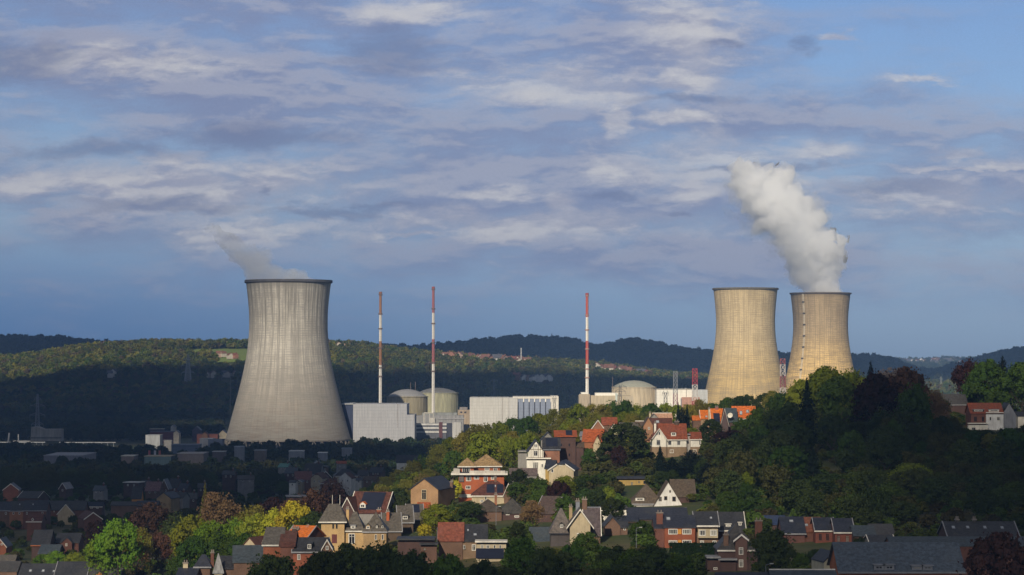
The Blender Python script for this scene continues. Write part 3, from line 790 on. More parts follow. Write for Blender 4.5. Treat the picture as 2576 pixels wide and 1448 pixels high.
box_bldg('flat building with a white roof edge left of the three flags', 1850, 306, 338, 1147, surf('paint', (.16, .13, .12)), surf('paint', (.5, .48, .42)), L=20)
box_bldg('blue-green shop building with a tan fascia under the three flags', 1850, 364, 431, 1148, surf('metal', (.10, .15, .16)), surf('paint', (.34, .29, .20)), L=24, name='shop', cat='shop')
box_bldg('pale grey roofed hall right of the shop with the tan fascia', 1850, 447, 513, 1141, surf('paint', (.15, .13, .13)), surf('metal', (.26, .25, .25)), L=30)
box_bldg('white shed roof glowing between dark trees below the cooling tower', 1950, 727, 762, 1135, surf('paint', (.3, .3, .3)), surf('metal', (.5, .5, .48)), L=18)
for k_, (a_, b_, y_, m_, r_, l_) in enumerate(((590, 612, 1124, GRY, LG, 'small grey shed left of the white glowing roof'), (640, 668, 1133, surf('paint', (.2, .16, .13)), surf('metal', (.3, .3, .3)), 'tan shed below the cooling tower basin'), (800, 822, 1139, GRY, WHT, 'little white-roofed hut below the turbine hall'),
        (535, 566, 1136, surf('paint', (.15, .12, .11)), LG2, 'pale-roofed depot right of the grey hall with the tan neighbour'), (860, 884, 1128, GRY, surf('metal', (.2, .24, .3)), 'blue-grey hut in the trees below the turbine hall'))):
    box_bldg(l_, 1930 + 15 * k_, a_, b_, y_, m_, r_, L=12)
for px, c, lb in ((374, (.42, .09, .10), 'red flag, left of the three over the shop'), (388, (.50, .48, .52), 'white flag, middle of the three over the shop'), (400, (.42, .12, .10), 'red flag, right of the three over the shop')):
    z0 = gz(px, 1880)
    t = thing('banner', lb, 'flag', (xat(px, 1880), 1880, z0), 0, 'flags over the shop')
    q = MB(); q.bar((0, 0, 0), (0, 0, zat(1133.5, 1880) - z0), .08, 5); q.build('pole', surf('paint', (.3, .3, .3)), t)
    q = MB(); q.box(.1, 1.6, -.04, .04, zat(1147, 1880) - z0, zat(1134, 1880) - z0); q.build('cloth', surf('paint', c), t)
for i, px in enumerate((71.6, 91.8, 101.6, 112, 121.7, 127, 132, 142.6, 148.4)):
    d = 2330 + (i % 3) * 6; z0 = gz(px, d)
    if i == 0:
        car = MB()
        car.box(-.9, .9, 0, 4.3, .35, .95).add([(-.8, .9, .95), (.8, .9, .95), (.8, 3.6, .95), (-.8, 3.6, .95), (-.65, 1.5, 1.5), (.65, 1.5, 1.5), (.65, 3.2, 1.5), (-.65, 3.2, 1.5)],
                                               [(0, 1, 5, 4), (1, 2, 6, 5), (2, 3, 7, 6), (3, 0, 4, 7), (4, 5, 6, 7)])
        for sx in (-.75, .75):
            for sy in (.8, 3.4):
                car.bar((sx - .12, sy, .33), (sx + .12, sy, .33), .33, 8, 1)
        c0 = car.build('parked_car', [surf('paint', (.75, .75, .75)), DRK])
        o = c0
    else:
        o = c0.copy(); scene.collection.objects.link(o)
    o.location = (xat(px, d), d, z0 + 3.2); o.rotation_euler = (0, 0, rng.choice((0, 1.57)))
    tag(o, 'tiny white car in the row parked on the quay below the concrete block', 'car', 'white cars parked on the quay')
# raised quay road carrying the cars
q = MB(); A_ = [(xat(-150, 2345), 2322), (xat(-150, 2345), 2350), (xat(300, 2345), 2350), (xat(300, 2345), 2322)]
q.prism(A_[::-1], -9, -4.83); o = q.build('quay_road', surf('concrete', (.11, .11, .11))); tag(o, 'grey quay road along the river with white parked cars', 'road', kind='structure')
for j, (yb, px0, px1, d) in enumerate(((1113, -60, 115, 2460), (1113.5, 150, 292, 2480))):
    z0 = zat(yb + 3, d)
    t = thing('guard_rail', ('pale railing on the far left bank road', 'pale railing running right across the bank towards the works')[j], 'railing', (xat(px0, d), d, gz(px0, d)))
    L = xat(px1, d) - xat(px0, d); zz_ = zat(yb, d) - gz(px0, d)
    q = MB(); q.box(0, L, -.2, .2, zz_ - .5, zz_ + .3)
    for k in range(0, int(L), 6): q.box(k, k + .3, -.15, .15, -.5, zz_ - .5)
    q.build('rail', surf('paint', (.35, .36, .38)), t)
for px, yt, d, lb in ((19, 1090, 2350, 'leaning pale mooring post at the far left edge'), (46, 1109, 2380, 'white loading frame on the left bank')):
    z0 = gz(px, d); t = thing('loading_frame' if px > 30 else 'post', lb, 'frame' if px > 30 else 'post', (xat(px, d), d, z0)); h = zat(yt, d) - z0; q = MB()
    if px < 30: q.bar((0, 0, 0), (2, 0, h), .8, 6)
    else: q.box(-5, 12, -.4, .4, h - 1.2, h).box(-4, -3, -.4, .4, -1, h - 1.2).box(10, 11, -.4, .4, -1, h - 1.2).box(0, 1, -.4, .4, h, h + 6)
    q.build('frame', surf('paint', (.38, .38, .38)), t)
# ------------------------------------------------------------------ houses
FOOT = []          # house footprints: x, y, radius
BR = lambda *c: surf('brick', tuple(q * .76 for q in c))
RED = BR(.25, .085, .045); DRED = BR(.14, .062, .045); BROWN = BR(.15, .09, .065); YBR = BR(.46, .31, .15); ORB = BR(.36, .22, .12); DBR = BR(.085, .05, .045)
SL = surf('slate', (.036, .037, .044)); SL2 = surf('slate', (.06, .057, .058)); SLB = surf('slate', (.027, .031, .048)); SLG = surf('slate', (.105, .092, .078)); SLT = surf('slate', (.055, .07, .085))
TR = surf('tile', (.23, .062, .03)); TO = surf('tile', (.56, .14, .02)); TOR = surf('tile', (.34, .08, .025)); TD = surf('tile', (.095, .036, .027)); TB = surf('tile', (.10, .068, .05)); TAN = surf('tile', (.30, .20, .10)); TH = surf('thatch', (.10, .075, .055))
PW = surf('paint', (.70, .67, .60)); PG = surf('paint', (.22, .21, .20)); PC = surf('paint', (.42, .35, .24)); PY = surf('paint', (.38, .26, .09)); STN = surf('concrete', (.22, .20, .16)); STB = surf('brick', (.20, .14, .09))
TRIM = surf('paint', (.62, .59, .54)); TRG = surf('paint', (.26, .26, .28)); LEAD = surf('metal', (.16, .17, .2))

def window(parent, x, y, z, w_, h, frame=WHITE, mull=1, rot=0.0, name='window', one=False):
    """window centred at x,z on a wall plane y, facing -Y before rot"""
    ft = min(.16, w_ * .14) + .02
    fr = MB()
    fr.box(-w_ / 2, w_ / 2, -.09, .02, -h / 2, -h / 2 + ft).box(-w_ / 2, w_ / 2, -.09, .02, h / 2 - ft, h / 2)
    fr.box(-w_ / 2, -w_ / 2 + ft, -.088, .02, -h / 2 + ft, h / 2 - ft).box(w_ / 2 - ft, w_ / 2, -.088, .02, -h / 2 + ft, h / 2 - ft)
    for k in range(mull):
        xx = -w_ / 2 + w_ * (k + 1) / (mull + 1)
        fr.box(xx - .05, xx + .05, -.08, .02, -h / 2 + ft, h / 2 - ft)
    if h > 1.5 and name == 'window':
        fr.box(-w_ / 2 + ft, w_ / 2 - ft, -.07, .02, h * .2, h * .2 + .08)
    if one: fr.box(-w_ / 2 + ft, w_ / 2 - ft, -.03, .01, -h / 2 + ft, h / 2 - ft, 1)
    o = fr.build(name, [frame, GLASS] if one else frame, parent)
    o.location = (x, y, z); o.rotation_euler = (0, 0, rot)
    if one: return o
    p = MB(); p.box(-w_ / 2 + ft, w_ / 2 - ft, -.03, .01, -h / 2 + ft, h / 2 - ft)
    p.build('pane', GLASS, o)
    return o

def roof_pts(v):
    """slopes of a volume's roof as polygons, plus a function giving the front slope point"""
    x0, x1, y0, y1, ze, zr, k, oh = v['X0'], v['X1'], v['Y0'], v['Y1'], v['ZE'], v['ZR'], v['k'], v['oh']
    L, W = y1 - y0, x1 - x0
    if k in 'SQ':
        ym = (y0 + y1) / 2; sl = (zr - ze) / (L / 2)
        e = ze - oh * sl
        P = [[(x0 - oh, y0 - oh, e), (x1 + oh, y0 - oh, e), (x1 + oh, ym, zr), (x0 - oh, ym, zr)],
             [(x1 + oh, y1 + oh, e), (x0 - oh, y1 + oh, e), (x0 - oh, ym, zr), (x1 + oh, ym, zr)]]
    elif k == 'G':
        xm = (x0 + x1) / 2; sl = (zr - ze) / (W / 2); e = ze - oh * sl
        P = [[(x0 - oh, y1 + oh, e), (x0 - oh, y0 - oh, e), (xm, y0 - oh, zr), (xm, y1 + oh, zr)],
             [(x1 + oh, y0 - oh, e), (x1 + oh, y1 + oh, e), (xm, y1 + oh, zr), (xm, y0 - oh, zr)]]
    elif k == 'J':
        xm = (x0 + x1) / 2; sl = (zr - ze) / (W / 2); e = ze - oh * sl
        c = .34; cz = zr - (zr - ze) * c; cw = W / 2 * c; b_ = (zr - ze) * c * .6
        P = [[(x0 - oh, y1 + oh, e), (x0 - oh, y0 - oh, e), (xm - cw, y0 - oh, cz), (xm, y0 + b_, zr), (xm, y1 + oh, zr)],
             [(x1 + oh, y0 - oh, e), (x1 + oh, y1 + oh, e), (xm, y1 + oh, zr), (xm, y0 + b_, zr), (xm + cw, y0 - oh, cz)],
             [(xm - cw, y0 - oh, cz), (xm + cw, y0 - oh, cz), (xm, y0 + b_, zr)]]
    elif k in 'HP':
        hi = min(v.get('hi', L / 2), W / 2 - .05) if k == 'H' else W / 2 - v.get('rw', .3)
        ym = (y0 + y1) / 2; ee = ze - .15
        a, b_, c, d_ = (x0 - oh, y0 - oh, ee), (x1 + oh, y0 - oh, ee), (x1 + oh, y1 + oh, ee), (x0 - oh, y1 + oh, ee)
        r0, r1 = (x0 + hi, ym, zr), (x1 - hi, ym, zr)
        P = [[a, b_, r1, r0], [c, d_, r0, r1], [d_, a, r0], [b_, c, r1]]
    elif k == 'M':
        P = [[(x0 - oh, y0 - oh, ze), (x1 + oh, y0 - oh, ze), (x1 + oh, y1 + oh, zr), (x0 - oh, y1 + oh, zr)]]
    else:
        P = [[(x0 - oh, y0 - oh, zr), (x1 + oh, y0 - oh, zr), (x1 + oh, y1 + oh, zr), (x0 - oh, y1 + oh, zr)]]
    return P

def house(label, d, vols, wins=(), chim=(), yaw=0, solar=(), sky=(), dorm=(), name='house', cat='house', group=None, vis=True, doors=(), frame=None):
    xs = [v['x'][0] for v in vols] + [v['x'][1] for v in vols]
    pc = (min(xs) + max(xs)) / 2
    zb = min(zat(max(v.get('b', 0) for v in vols), d), gz(pc, d))
    z0 = gz(pc, d)
    t = thing(name, label, cat, (xat(pc, d), d, z0), R(yaw), group)
    lx = lambda px, dy: (px - pc) / F * (d + dy)
    roofs = []; walls = []
    for v in vols:
        dy = v.get('dy', 0); L = v.get('L', 9); k = v['k'] = v.get('k', 'S'); v['oh'] = v.get('oh', .35)
        v['Y0'], v['Y1'] = dy, dy + L
        v['X0'], v['X1'] = lx(v['x'][0], dy), lx(v['x'][1], dy)
        v['ZE'] = zat(v['e'], d + dy) - z0
        v['ZR'] = zat(v['r'], d + dy + (L / 2 if k in 'SHPQ' else L if k == 'M' else 0)) - z0
        if k == 'F': v['ZR'] = v['ZE'] + .5
        bz = (zat(v['b'], d + dy) - z0) if v.get('fix') else min(zat(v.get('b', 0), d + dy) - z0, 0) - 2.5
        X0, X1, Y0, Y1, ZE, ZR = (v[q] for q in ('X0', 'X1', 'Y0', 'Y1', 'ZE', 'ZR'))
        v['BZ'] = bz
        wall = v.get('w', RED); rf = v.get('f', SL)
        t_ = .22; zo = -.24
        mb = MB()
        if k in 'SQ':
            ym = (Y0 + Y1) / 2; pr = [(Y0, bz), (Y1, bz), (Y1, ZE + zo), (ym, ZR + zo), (Y0, ZE + zo)]
            vs = [(X0, y, z) for y, z in pr] + [(X1, y, z) for y, z in pr]
        elif k in 'GJ':
            xm = (X0 + X1) / 2
            pr = [(X0, bz), (X1, bz), (X1, ZE + zo)] + ([(xm, ZR + zo)] if k == 'G' else [(xm + (X1 - X0) * .17, ZR - (ZR - ZE) * .34 + zo), (xm - (X1 - X0) * .17, ZR - (ZR - ZE) * .34 + zo)]) + [(X0, ZE + zo)]
            vs = [(x, Y0, z) for x, z in pr] + [(x, Y1, z) for x, z in pr]
        elif k == 'M':
            pr = [(Y0, bz), (Y1, bz), (Y1, ZR + zo), (Y0, ZE + zo)]
            vs = [(X0, y, z) for y, z in pr] + [(X1, y, z) for y, z in pr]
        else:
            pr = [(X0, bz), (X1, bz), (X1, ZE + zo - .1), (X0, ZE + zo - .1)]
            vs = [(x, Y0, z) for x, z in pr] + [(x, Y1, z) for x, z in pr]
        n = len(pr)
        mb.add(vs, [tuple(range(n)), tuple(range(2 * n - 1, n - 1, -1))] + [(i, n + i, n + (i + 1) % n, (i + 1) % n) for i in range(n)])
        walls.append(mb.build('wall', wall, t))
        if v.get('base'):
            bp, bm = v['base']; zb_ = zat(bp, d + dy) - z0
            mb = MB(); mb.box(X0 - .06, X1 + .06, Y0 - .06, Y1 + .06, bz - .1, zb_); mb.build('plinth', bm, t)
        P = roof_pts(v); v['P'] = P
        mb = MB()
        for p in P: mb.slab(p, .35 if k == 'F' else t_)
        ro = mb.build('roof', rf, t)
        roofs.append(ro)
        tr = v.get('trim')
        if tr:
            mb = MB(); oh = v['oh']
            if k in 'GJ':
                for p in P[:2]:
                    pts = [q for q in p if abs(q[1] - (Y0 - oh)) < .01]
                    a, b_ = sorted(pts, key=lambda q: q[2])[:2] if k == 'J' else (min(pts, key=lambda q: q[2]), max(pts, key=lambda q: q[2]))
                    mb.add([(a[0], a[1] - .08, a[2] - .36), (b_[0], b_[1] - .08, b_[2] - .36), (b_[0], b_[1] - .08, b_[2] + .06), (a[0], a[1] - .08, a[2] + .06),
                            (a[0], a[1] - .003, a[2] - .36), (b_[0], b_[1] - .003, b_[2] - .36), (b_[0], b_[1] - .003, b_[2] + .06), (a[0], a[1] - .003, a[2] + .06)],
                           [(0, 1, 2, 3), (7, 6, 5, 4), (0, 4, 5, 1), (3, 2, 6, 7)])
                mb.build('bargeboard', tr, ro)
            else:
                e = P[0][0][2]
                mb.box(X0 - oh, X1 + oh, Y0 - oh - .16, Y0 - oh - .004, e - .34, e - .02)
                mb.build('gutter', tr, ro)
        vg = v.get('verge')     # pale edge tiles on side gables
        if vg and k in 'SQ':
            mb = MB()
            for xx in (X0 - v['oh'] - .02, X1 + v['oh'] - .16):
                for p in P:
                    a = min(p, key=lambda q: q[2]); ym = (Y0 + Y1) / 2
                    pp = [(xx, a[1], a[2] + .09), (xx + .2, a[1], a[2] + .09), (xx + .2, ym, ZR + .09), (xx, ym, ZR + .09)]
                    if a[1] > ym: pp = pp[::-1]
                    mb.slab(pp, .13)
            mb.build('verge', vg, ro)
        if v.get('ridge') and k in 'SQ':
            mb = MB(); mb.bar((X0 - .3, (Y0 + Y1) / 2, ZR), (X1 + .3, (Y0 + Y1) / 2, ZR), .16, 6); mb.build('ridge_tiles', v['ridge'], ro)
    def slope_pt(v, px, py):
        """point on the front slope of volume v seen at picture px,py (before yaw)"""
        p0, p1 = v['P'][0][0], v['P'][0][-1]
        if v['k'] in 'SQHM': ya, za, yb_, zb_ = v['Y0'], v['ZE'], (v['Y0'] + v['Y1']) / 2 if v['k'] != 'M' else v['Y1'], v['ZR']
        else: ya, za, yb_, zb_ = v['Y0'], v['ZE'], v['Y1'], v['ZE'] + .1
        lo, hi_ = 0.0, 1.0
        for _ in range(24):
            mid_ = (lo + hi_) / 2
            y = ya + (yb_ - ya) * mid_; z = za + (zb_ - za) * mid_
            if zat(py, d + y) - z0 > z: lo = mid_
            else: hi_ = mid_
        y = ya + (yb_ - ya) * lo; z = za + (zb_ - za) * lo
        return (lx(px, y), y, z)
    for vi, xl, xr, yt, yb_ in solar:
        v = vols[vi]; pts = [slope_pt(v, xl, yb_), slope_pt(v, xr, yb_), slope_pt(v, xr, yt), slope_pt(v, xl, yt)]
        mb = MB(); mb.slab([(x, y, z + .16) for x, y, z in pts], .12); mb.build('solar_panel', SOLAR, roofs[vi])
    for vi, px, py, w_, h in sky:
        v = vols[vi]; pts = [slope_pt(v, px - w_ / 2, py + h / 2), slope_pt(v, px + w_ / 2, py + h / 2), slope_pt(v, px + w_ / 2, py - h / 2), slope_pt(v, px - w_ / 2, py - h / 2)]
        mb = MB(); mb.slab([(x, y, z + .14) for x, y, z in pts], .12); s_ = mb.build('skylight', LEAD, t)
        c = Vector((sum(p[0] for p in pts) / 4, sum(p[1] for p in pts) / 4, 0))
        mb = MB(); mb.slab([(c.x + (x - c.x) * .75, c.y + (y - c.y) * .75, z * .75 + sum(p[2] for p in pts) / 4 * .25 + .17) for x, y, z in pts], .02); mb.build('pane', surf('paint', (.35, .38, .42)), s_)
    for dd_ in dorm:
        vi, px, yt, yb_, w_, kind, wm, rm = dd_
        v = vols[vi]; x, y, z = slope_pt(v, px, yb_)
        hw = w_ * d / F / 2; h = zat(yt, d + y) - z0 - z; dep = min((v['Y1'] - v['Y0']) / 2, 4) * .8
        rh = h * .35 if kind == 'G' else .15
        y -= .1
        mb = MB()
        if kind == 'G':
            pr = [(-hw, -.3), (hw, -.3), (hw, h - rh), (0, h - .15), (-hw, h - rh)]
            vs = [(x + a, y, z + b_) for a, b_ in pr] + [(x + a, y + dep, z + b_) for a, b_ in pr]
            mb.add(vs, [(0, 1, 2, 3, 4), (9, 8, 7, 6, 5)] + [(i, 5 + i, 5 + (i + 1) % 5, (i + 1) % 5) for i in range(5)])
        else:
            mb.box(x - hw, x + hw, y, y + dep, z - .3, z + h - .16)
        dm = mb.build('dormer', wm, t)
        mb = MB()
        if kind == 'G':
            for s_ in (-1, 1):
                pts = [(x, y - .2, z + h), (x + s_ * (hw + .2), y - .2, z + h - rh - .12), (x + s_ * (hw + .2), y + dep, z + h - rh - .12), (x, y + dep, z + h)]
                mb.slab(pts if s_ < 0 else pts[::-1], .12)
        else: mb.box(x - hw - .2, x + hw + .2, y - .25, y + dep, z + h - .155, z + h)
        mb.build('dormer_roof', rm, dm)
        window(dm, x, y, z + (h - rh) * .5, hw * 1.5, (h - rh) * .78, frame or WHITE, 1 if w_ > 8 else 0, one=True)
    for wn in wins:
        vi, px, py, w_, h = wn[:5]; mull = wn[5] if len(wn) > 5 else 1
        fm = wn[6] if len(wn) > 6 else (frame or WHITE)
        v = vols[vi]; dd = d + v['Y0']; sc = dd / F
        window(t, lx(px, v['Y0']), v['Y0'], zat(py, dd) - z0, w_ * sc, h * sc, fm, mull)
    for wn in doors:
        vi, px, py, w_, h, m_ = wn
        v = vols[vi]; dd = d + v['Y0']; sc = dd / F
        mb = MB(); mb.box(-w_ * sc / 2, w_ * sc / 2, -.07, .02, -h * sc / 2, h * sc / 2)
        o = mb.build('door', m_, t); o.location = (lx(px, v['Y0']), v['Y0'], zat(py, dd) - z0)
    for c in chim:
        vi, px, yt, w_, m_ = c[:5]; fr = c[5] if len(c) > 5 else .5
        v = vols[vi]; y = v['Y0'] + (v['Y1'] - v['Y0']) * fr; dd = d + y; hw = max(w_ * dd / F / 2, .35)
        zt_ = zat(yt, dd) - z0; x = lx(px, y)
        mb = MB(); mb.box(x - hw, x + hw, y - .5, y + .5, v['ZE'] - .5, zt_); co_ = mb.build('chimney', m_, t)
        mb = MB(); mb.box(x - hw - .12, x + hw + .12, y - .62, y + .62, zt_ + .003, zt_ + .25)
        for q in (-.5, .5): mb.bar((x + q * hw, y, zt_ + .25), (x + q * hw, y, zt_ + .8), .15, 6)
        mb.build('chimney_cap', surf('concrete', (.2, .17, .15)), co_)
    if vis:
        VIS.append((min(xs) - 2, max(xs) + 2, min(v['r'] for v in vols), max(v.get('vb', v.get('b', 0)) for v in vols), d))
    for v in vols:
        cx = (v['X0'] + v['X1']) / 2; hw = (v['X1'] - v['X0']) / 2; hl = (v['Y1'] - v['Y0']) / 2
        FOOT.append((xat(pc, d) + cx, d + (v['Y0'] + v['Y1']) / 2, math.hypot(hw, hl) * .8))
    return t, walls, roofs
V = dict
# tan-roofed villa
t, wl, rf = house('red brick villa with tan hipped roofs above a wide white-edged terrace slab, mid hillside', 800, [
    V(x=(1154, 1268), r=1190, e=1192, b=1262, k='F', L=15, w=BR(.36, .10, .045), f=DRK, oh=.3),
    V(x=(1158, 1192), r=1152, e=1172, b=1194, fix=1, k='H', L=8, dy=1.2, w=BR(.33, .10, .05), f=TAN, trim=TRIM, oh=.9),
    V(x=(1188, 1258), r=1143, e=1171.5, b=1194, fix=1, k='H', L=11, dy=2.5, w=BR(.30, .10, .05), f=TAN, trim=TRIM, oh=.7)],
    wins=[(0, 1179, 1204, 13, 14, 2), (0, 1199, 1202, 13, 9, 2), (0, 1222, 1206, 10, 14, 1), (0, 1178, 1227, 13, 9, 2), (1, 1173, 1182, 20, 15, 3), (0, 1239, 1202, 8, 10, 0), (2, 1225, 1181, 12, 8, 1), (2, 1246, 1183, 10, 12, 1)])
mb = MB(); k_ = 800 / F; zz_ = zat(1193.5, 798) - t.location.z
mb.box(-76 * k_, 66 * k_, -1.6, 14, zz_ - .3, zz_ + .25); mb.build('terrace_slab', TRIM, t)
mb = MB(); zz2 = zat(1181, 798) - t.location.z
mb.box(-70 * k_, -54 * k_, -1.0, 6, zz_ + .26, zz2).box(-30 * k_, 60 * k_, -1.2, -1.05, zz_ + .26, zz_ + 1.1); mb.build('parapet', surf('paint', (.45, .42, .38)), t)
mb = MB(); mb.box(-56 * k_, -44 * k_, -.5, 3, zat(1212, 800) - t.location.z, zat(1196, 800) - t.location.z); mb.build('balcony', surf('paint', (.12, .10, .10)), t)
mb = MB(); mb.box(-57 * k_, 57 * k_, -.25, -.01, zat(1252, 800) - t.location.z, zat(1244, 800) - t.location.z); mb.build('string_course', TRIM, t)
house('low dark-red-roofed house with two black solar panels in front of the tan-roofed villa', 765, [
    V(x=(1187, 1292), r=1210, e=1246, b=1268, k='H', L=11, hi=5, w=PC, f=TD, trim=TRIM), V(x=(1268, 1290), r=1216, e=1242, b=1262, k='G', L=5, dy=-1.5, w=BROWN, f=SL2, trim=TRIM)],
    wins=[(0, 1222, 1254, 5, 9, 0), (0, 1212, 1261, 8, 6, 1)], solar=[(0, 1224, 1244, 1220, 1241), (0, 1250, 1266, 1220, 1241)], sky=[(0, 1246, 1224, 3, 5)], chim=[(0, 1246, 1204, 5, BROWN)])
house('tall brick gable with a single round-topped window and a slate roof running right', 750, [
    V(x=(1032, 1104), r=1203, e=1229, b=1290, k='G', L=17, w=ORB, f=SLB, oh=.5)],
    wins=[(0, 1067, 1245, 13, 26, 1, PC)], yaw=-16, chim=[(0, 1106, 1213, 7, BROWN, .75)])
house('small red-roofed porch at the foot of the brick gable with the round-topped window', 735, [V(x=(1052, 1080), r=1264, e=1276, b=1300, k='S', L=5, w=BROWN, f=TOR)], name='outbuilding', cat='outbuilding')
for i, (xl, xr, r_, e_, b_, dd) in enumerate(((965, 1010, 1290, 1334, 1350, 675), (1003, 1040, 1272, 1312, 1345, 690), (1026, 1066, 1268, 1306, 1340, 705))):
    house(['grey slate row house nearest the yellow brick tower house, with a red chimney', 'middle one of the three grey slate row houses behind the yellow brick tower house',
           'right one of the three grey slate row houses, with a dark solar panel'][i], dd, [V(x=(xl, xr), r=r_, e=e_, b=b_, k='S', L=12, w=BR(.10, .07, .05), f=SLG, verge=TRG, trim=TRG)],
          chim=[(0, 978, 1288, 7, BR(.38, .10, .04), .3)] if i == 0 else (), solar=[(0, 1040, 1058, 1271, 1290)] if i == 2 else (), dorm=[(0, 1020, 1296, 1308, 16, 'F', SLG, SL2)] if i == 1 else (), yaw=6, name='row_house', group='grey slate row houses')
# yellow tower house
t, wl, rf = house('yellow brick house with a steep pyramid-roofed tower and a mansard wing', 650, [
    V(x=(809, 867), r=1268, e=1311, b=1372, k='P', L=9, w=YBR, f=SLG, trim=TRIM, oh=.7, rw=1.4),
    V(x=(867.5, 914), r=1288, e=1334, b=1372, k='H', L=9, dy=1.2, hi=2, w=YBR, f=SLG, trim=TRIM),
    V(x=(914.5, 972), r=1289, e=1336, b=1372, k='H', L=10, dy=.4, hi=3.5, w=BR(.34, .23, .12), f=SLG, trim=TRG)],
    wins=[(0, 839, 1325, 6, 13, 0, surf('paint', (.3, .22, .12))), (0, 848, 1325, 6, 13, 0, surf('paint', (.3, .22, .12))), (1, 885, 1356, 16, 26, 1), (2, 946, 1352, 5, 14, 0), (2, 963, 1352, 5, 14, 0)],
    doors=[(0, 842, 1356, 13, 22, surf('paint', (.12, .04, .04)))], dorm=[(1, 888, 1321, 1331, 12, 'F', WHITE, TRG), (2, 948, 1318, 1330, 6, 'G', SLG, SL2), (2, 962, 1318, 1330, 6, 'G', SLG, SL2), (2, 926, 1318, 1332, 11, 'G', BR(.34, .23, .12), SL2)], chim=[(1, 872, 1282, 5, YBR)])
q = MB()
for x_ in (-1288 * 0 + 826 - 890.5, 845 - 890.5):
    q.bar((x_ * 650 / F + .8, 4.5, zat(1270, 654) - t.location.z), (x_ * 650 / F + .8, 4.5, zat(1246, 654) - t.location.z), .07, 4)
q.build('roof_spike', TRIM, rf[0])
house('dark-red-roofed house almost filled by black solar panels behind the yellow tower house', 715, [
    V(x=(876, 972), r=1237, e=1288, b=1300, k='S', L=13, w=PG, f=TD, verge=TRIM), V(x=(862, 900), r=1252, e=1287, b=1292, k='G', L=9, dy=-3, w=DBR, f=TD, trim=TRIM)],
    solar=[(0, 900, 958, 1240, 1283)], dorm=[(0, 910, 1262, 1279, 15, 'G', WHITE, TO)], chim=[(0, 955, 1283, 11, BR(.3, .1, .06), .05)], yaw=-14)
house('small house with a bright orange tiled roof under the yellow-flowering tree', 600, [V(x=(716, 776), r=1322, e=1352, b=1362, k='S', L=9, w=DRED, f=TO, verge=TRG)], chim=[(0, 735, 1333, 8, SL2, .3), (0, 754, 1327, 3, PC)], yaw=-24)
house('cream gabled house with a dark red roof left of the steep grey roof', 590, [
    V(x=(596, 664), r=1352, e=1386, b=1400, k='G', L=14, w=PC, f=TD, oh=.3)], chim=[(0, 652, 1336, 14, DRED, .6)], yaw=-25, solar=())
house('long red brick house with a steep mossy tower roof and white cornice', 560, [
    V(x=(662, 712), r=1326, e=1369, b=1450, k='P', L=11, dy=2, w=RED, f=surf('slate', (.10, .09, .08)), trim=TRIM, rw=2.2),
    V(x=(706, 740), r=1335, e=1372, b=1450, k='S', L=12, dy=.6, w=DRED, f=TD),
    V(x=(738, 822), r=1352, e=1386, b=1450, k='S', L=11, w=BR(.28, .09, .05), f=SL, trim=TRG, verge=TRG),
    V(x=(814, 836), r=1357, e=1376, b=1392, fix=1, k='G', L=4, dy=-1, w=BROWN, f=SL2, trim=TRIM)],
    wins=[(2, 753, 1402, 8, 14, 1), (2, 788, 1403, 11, 12, 2), (3, 825, 1379, 7, 10, 1), (1, 720, 1417, 7, 14, 1), (1, 752, 1432, 8, 18, 1)], dorm=[(2, 779, 1366, 1383, 12, 'F', SL, SL)], chim=[(1, 735, 1331, 10, DBR)])
house('slate-roofed house with a small white spired turret at the bottom edge', 570, [
    V(x=(590, 700), r=1372, e=1412, b=1440, k='S', L=12, w=BROWN, f=SLT), V(x=(556, 614), r=1398, e=1428, b=1450, k='S', L=10, dy=1, w=BROWN, f=SL),
    V(x=(541, 562), r=1392, e=1439, b=1455, k='P', L=1.9, dy=-1, w=PC, f=surf('slate', (.24, .24, .25)), rw=.08)], yaw=6, chim=[(0, 664, 1368, 8, DRED)])
house('dark pyramid-roofed house left of the white spired turret', 575, [V(x=(492, 530), r=1395, e=1424, b=1452, k='P', L=5, w=BROWN, f=SLB, rw=.4, trim=TRG)], chim=[(0, 533, 1392, 8, DRED)])
house('pale-chimneyed dark-roofed house at the bottom edge left of the pyramid roof', 570, [V(x=(448, 494), r=1428, e=1446, b=1470, k='S', L=10, w=PC, f=SLB)], chim=[(0, 462, 1418, 12, PC)])
# left valley town
house('long slate roof with three small skylights cut off by the bottom edge on the left', 770, [V(x=(50, 140), r=1418, e=1452, b=1470, k='S', L=14, w=DRED, f=SL), V(x=(140, 219), r=1413, e=1450, b=1470, k='S', L=14, w=DRED, f=SL, verge=TRG)],
      sky=[(0, 75, 1437, 7, 5), (0, 107, 1437, 7, 5), (0, 134, 1438, 6, 4)])
house('orange brick gable at the bottom edge right of the long slate roof', 760, [V(x=(222, 300), r=1430, e=1452, b=1470, k='S', L=10, dy=3, w=BROWN, f=SL2), V(x=(233, 271), r=1436, e=1452, b=1475, k='G', L=8, w=BR(.36, .13, .06), f=SL)])
house('small brick gable at the left edge above the grey roofs', 860, [V(x=(-14, 18), r=1355, e=1374, b=1412, k='G', L=10, w=RED, f=SL, trim=TRIM)], wins=[(0, 7, 1370, 5, 5)])
house('grey slate roofs in the bottom left corner', 790, [V(x=(-40, 45), r=1412, e=1436, b=1460, k='S', L=12, w=BROWN, f=SL2), V(x=(-30, 20), r=1396, e=1420, b=1440, k='S', L=10, dy=10, w=BROWN, f=SLG)], name='terraced_house')
house('slate-roofed house between the trees with an orange eave board', 850, [V(x=(82, 126), r=1333, e=1370, b=1386, k='S', L=12, w=DBR, f=SL, trim=BR(.4, .13, .05))])
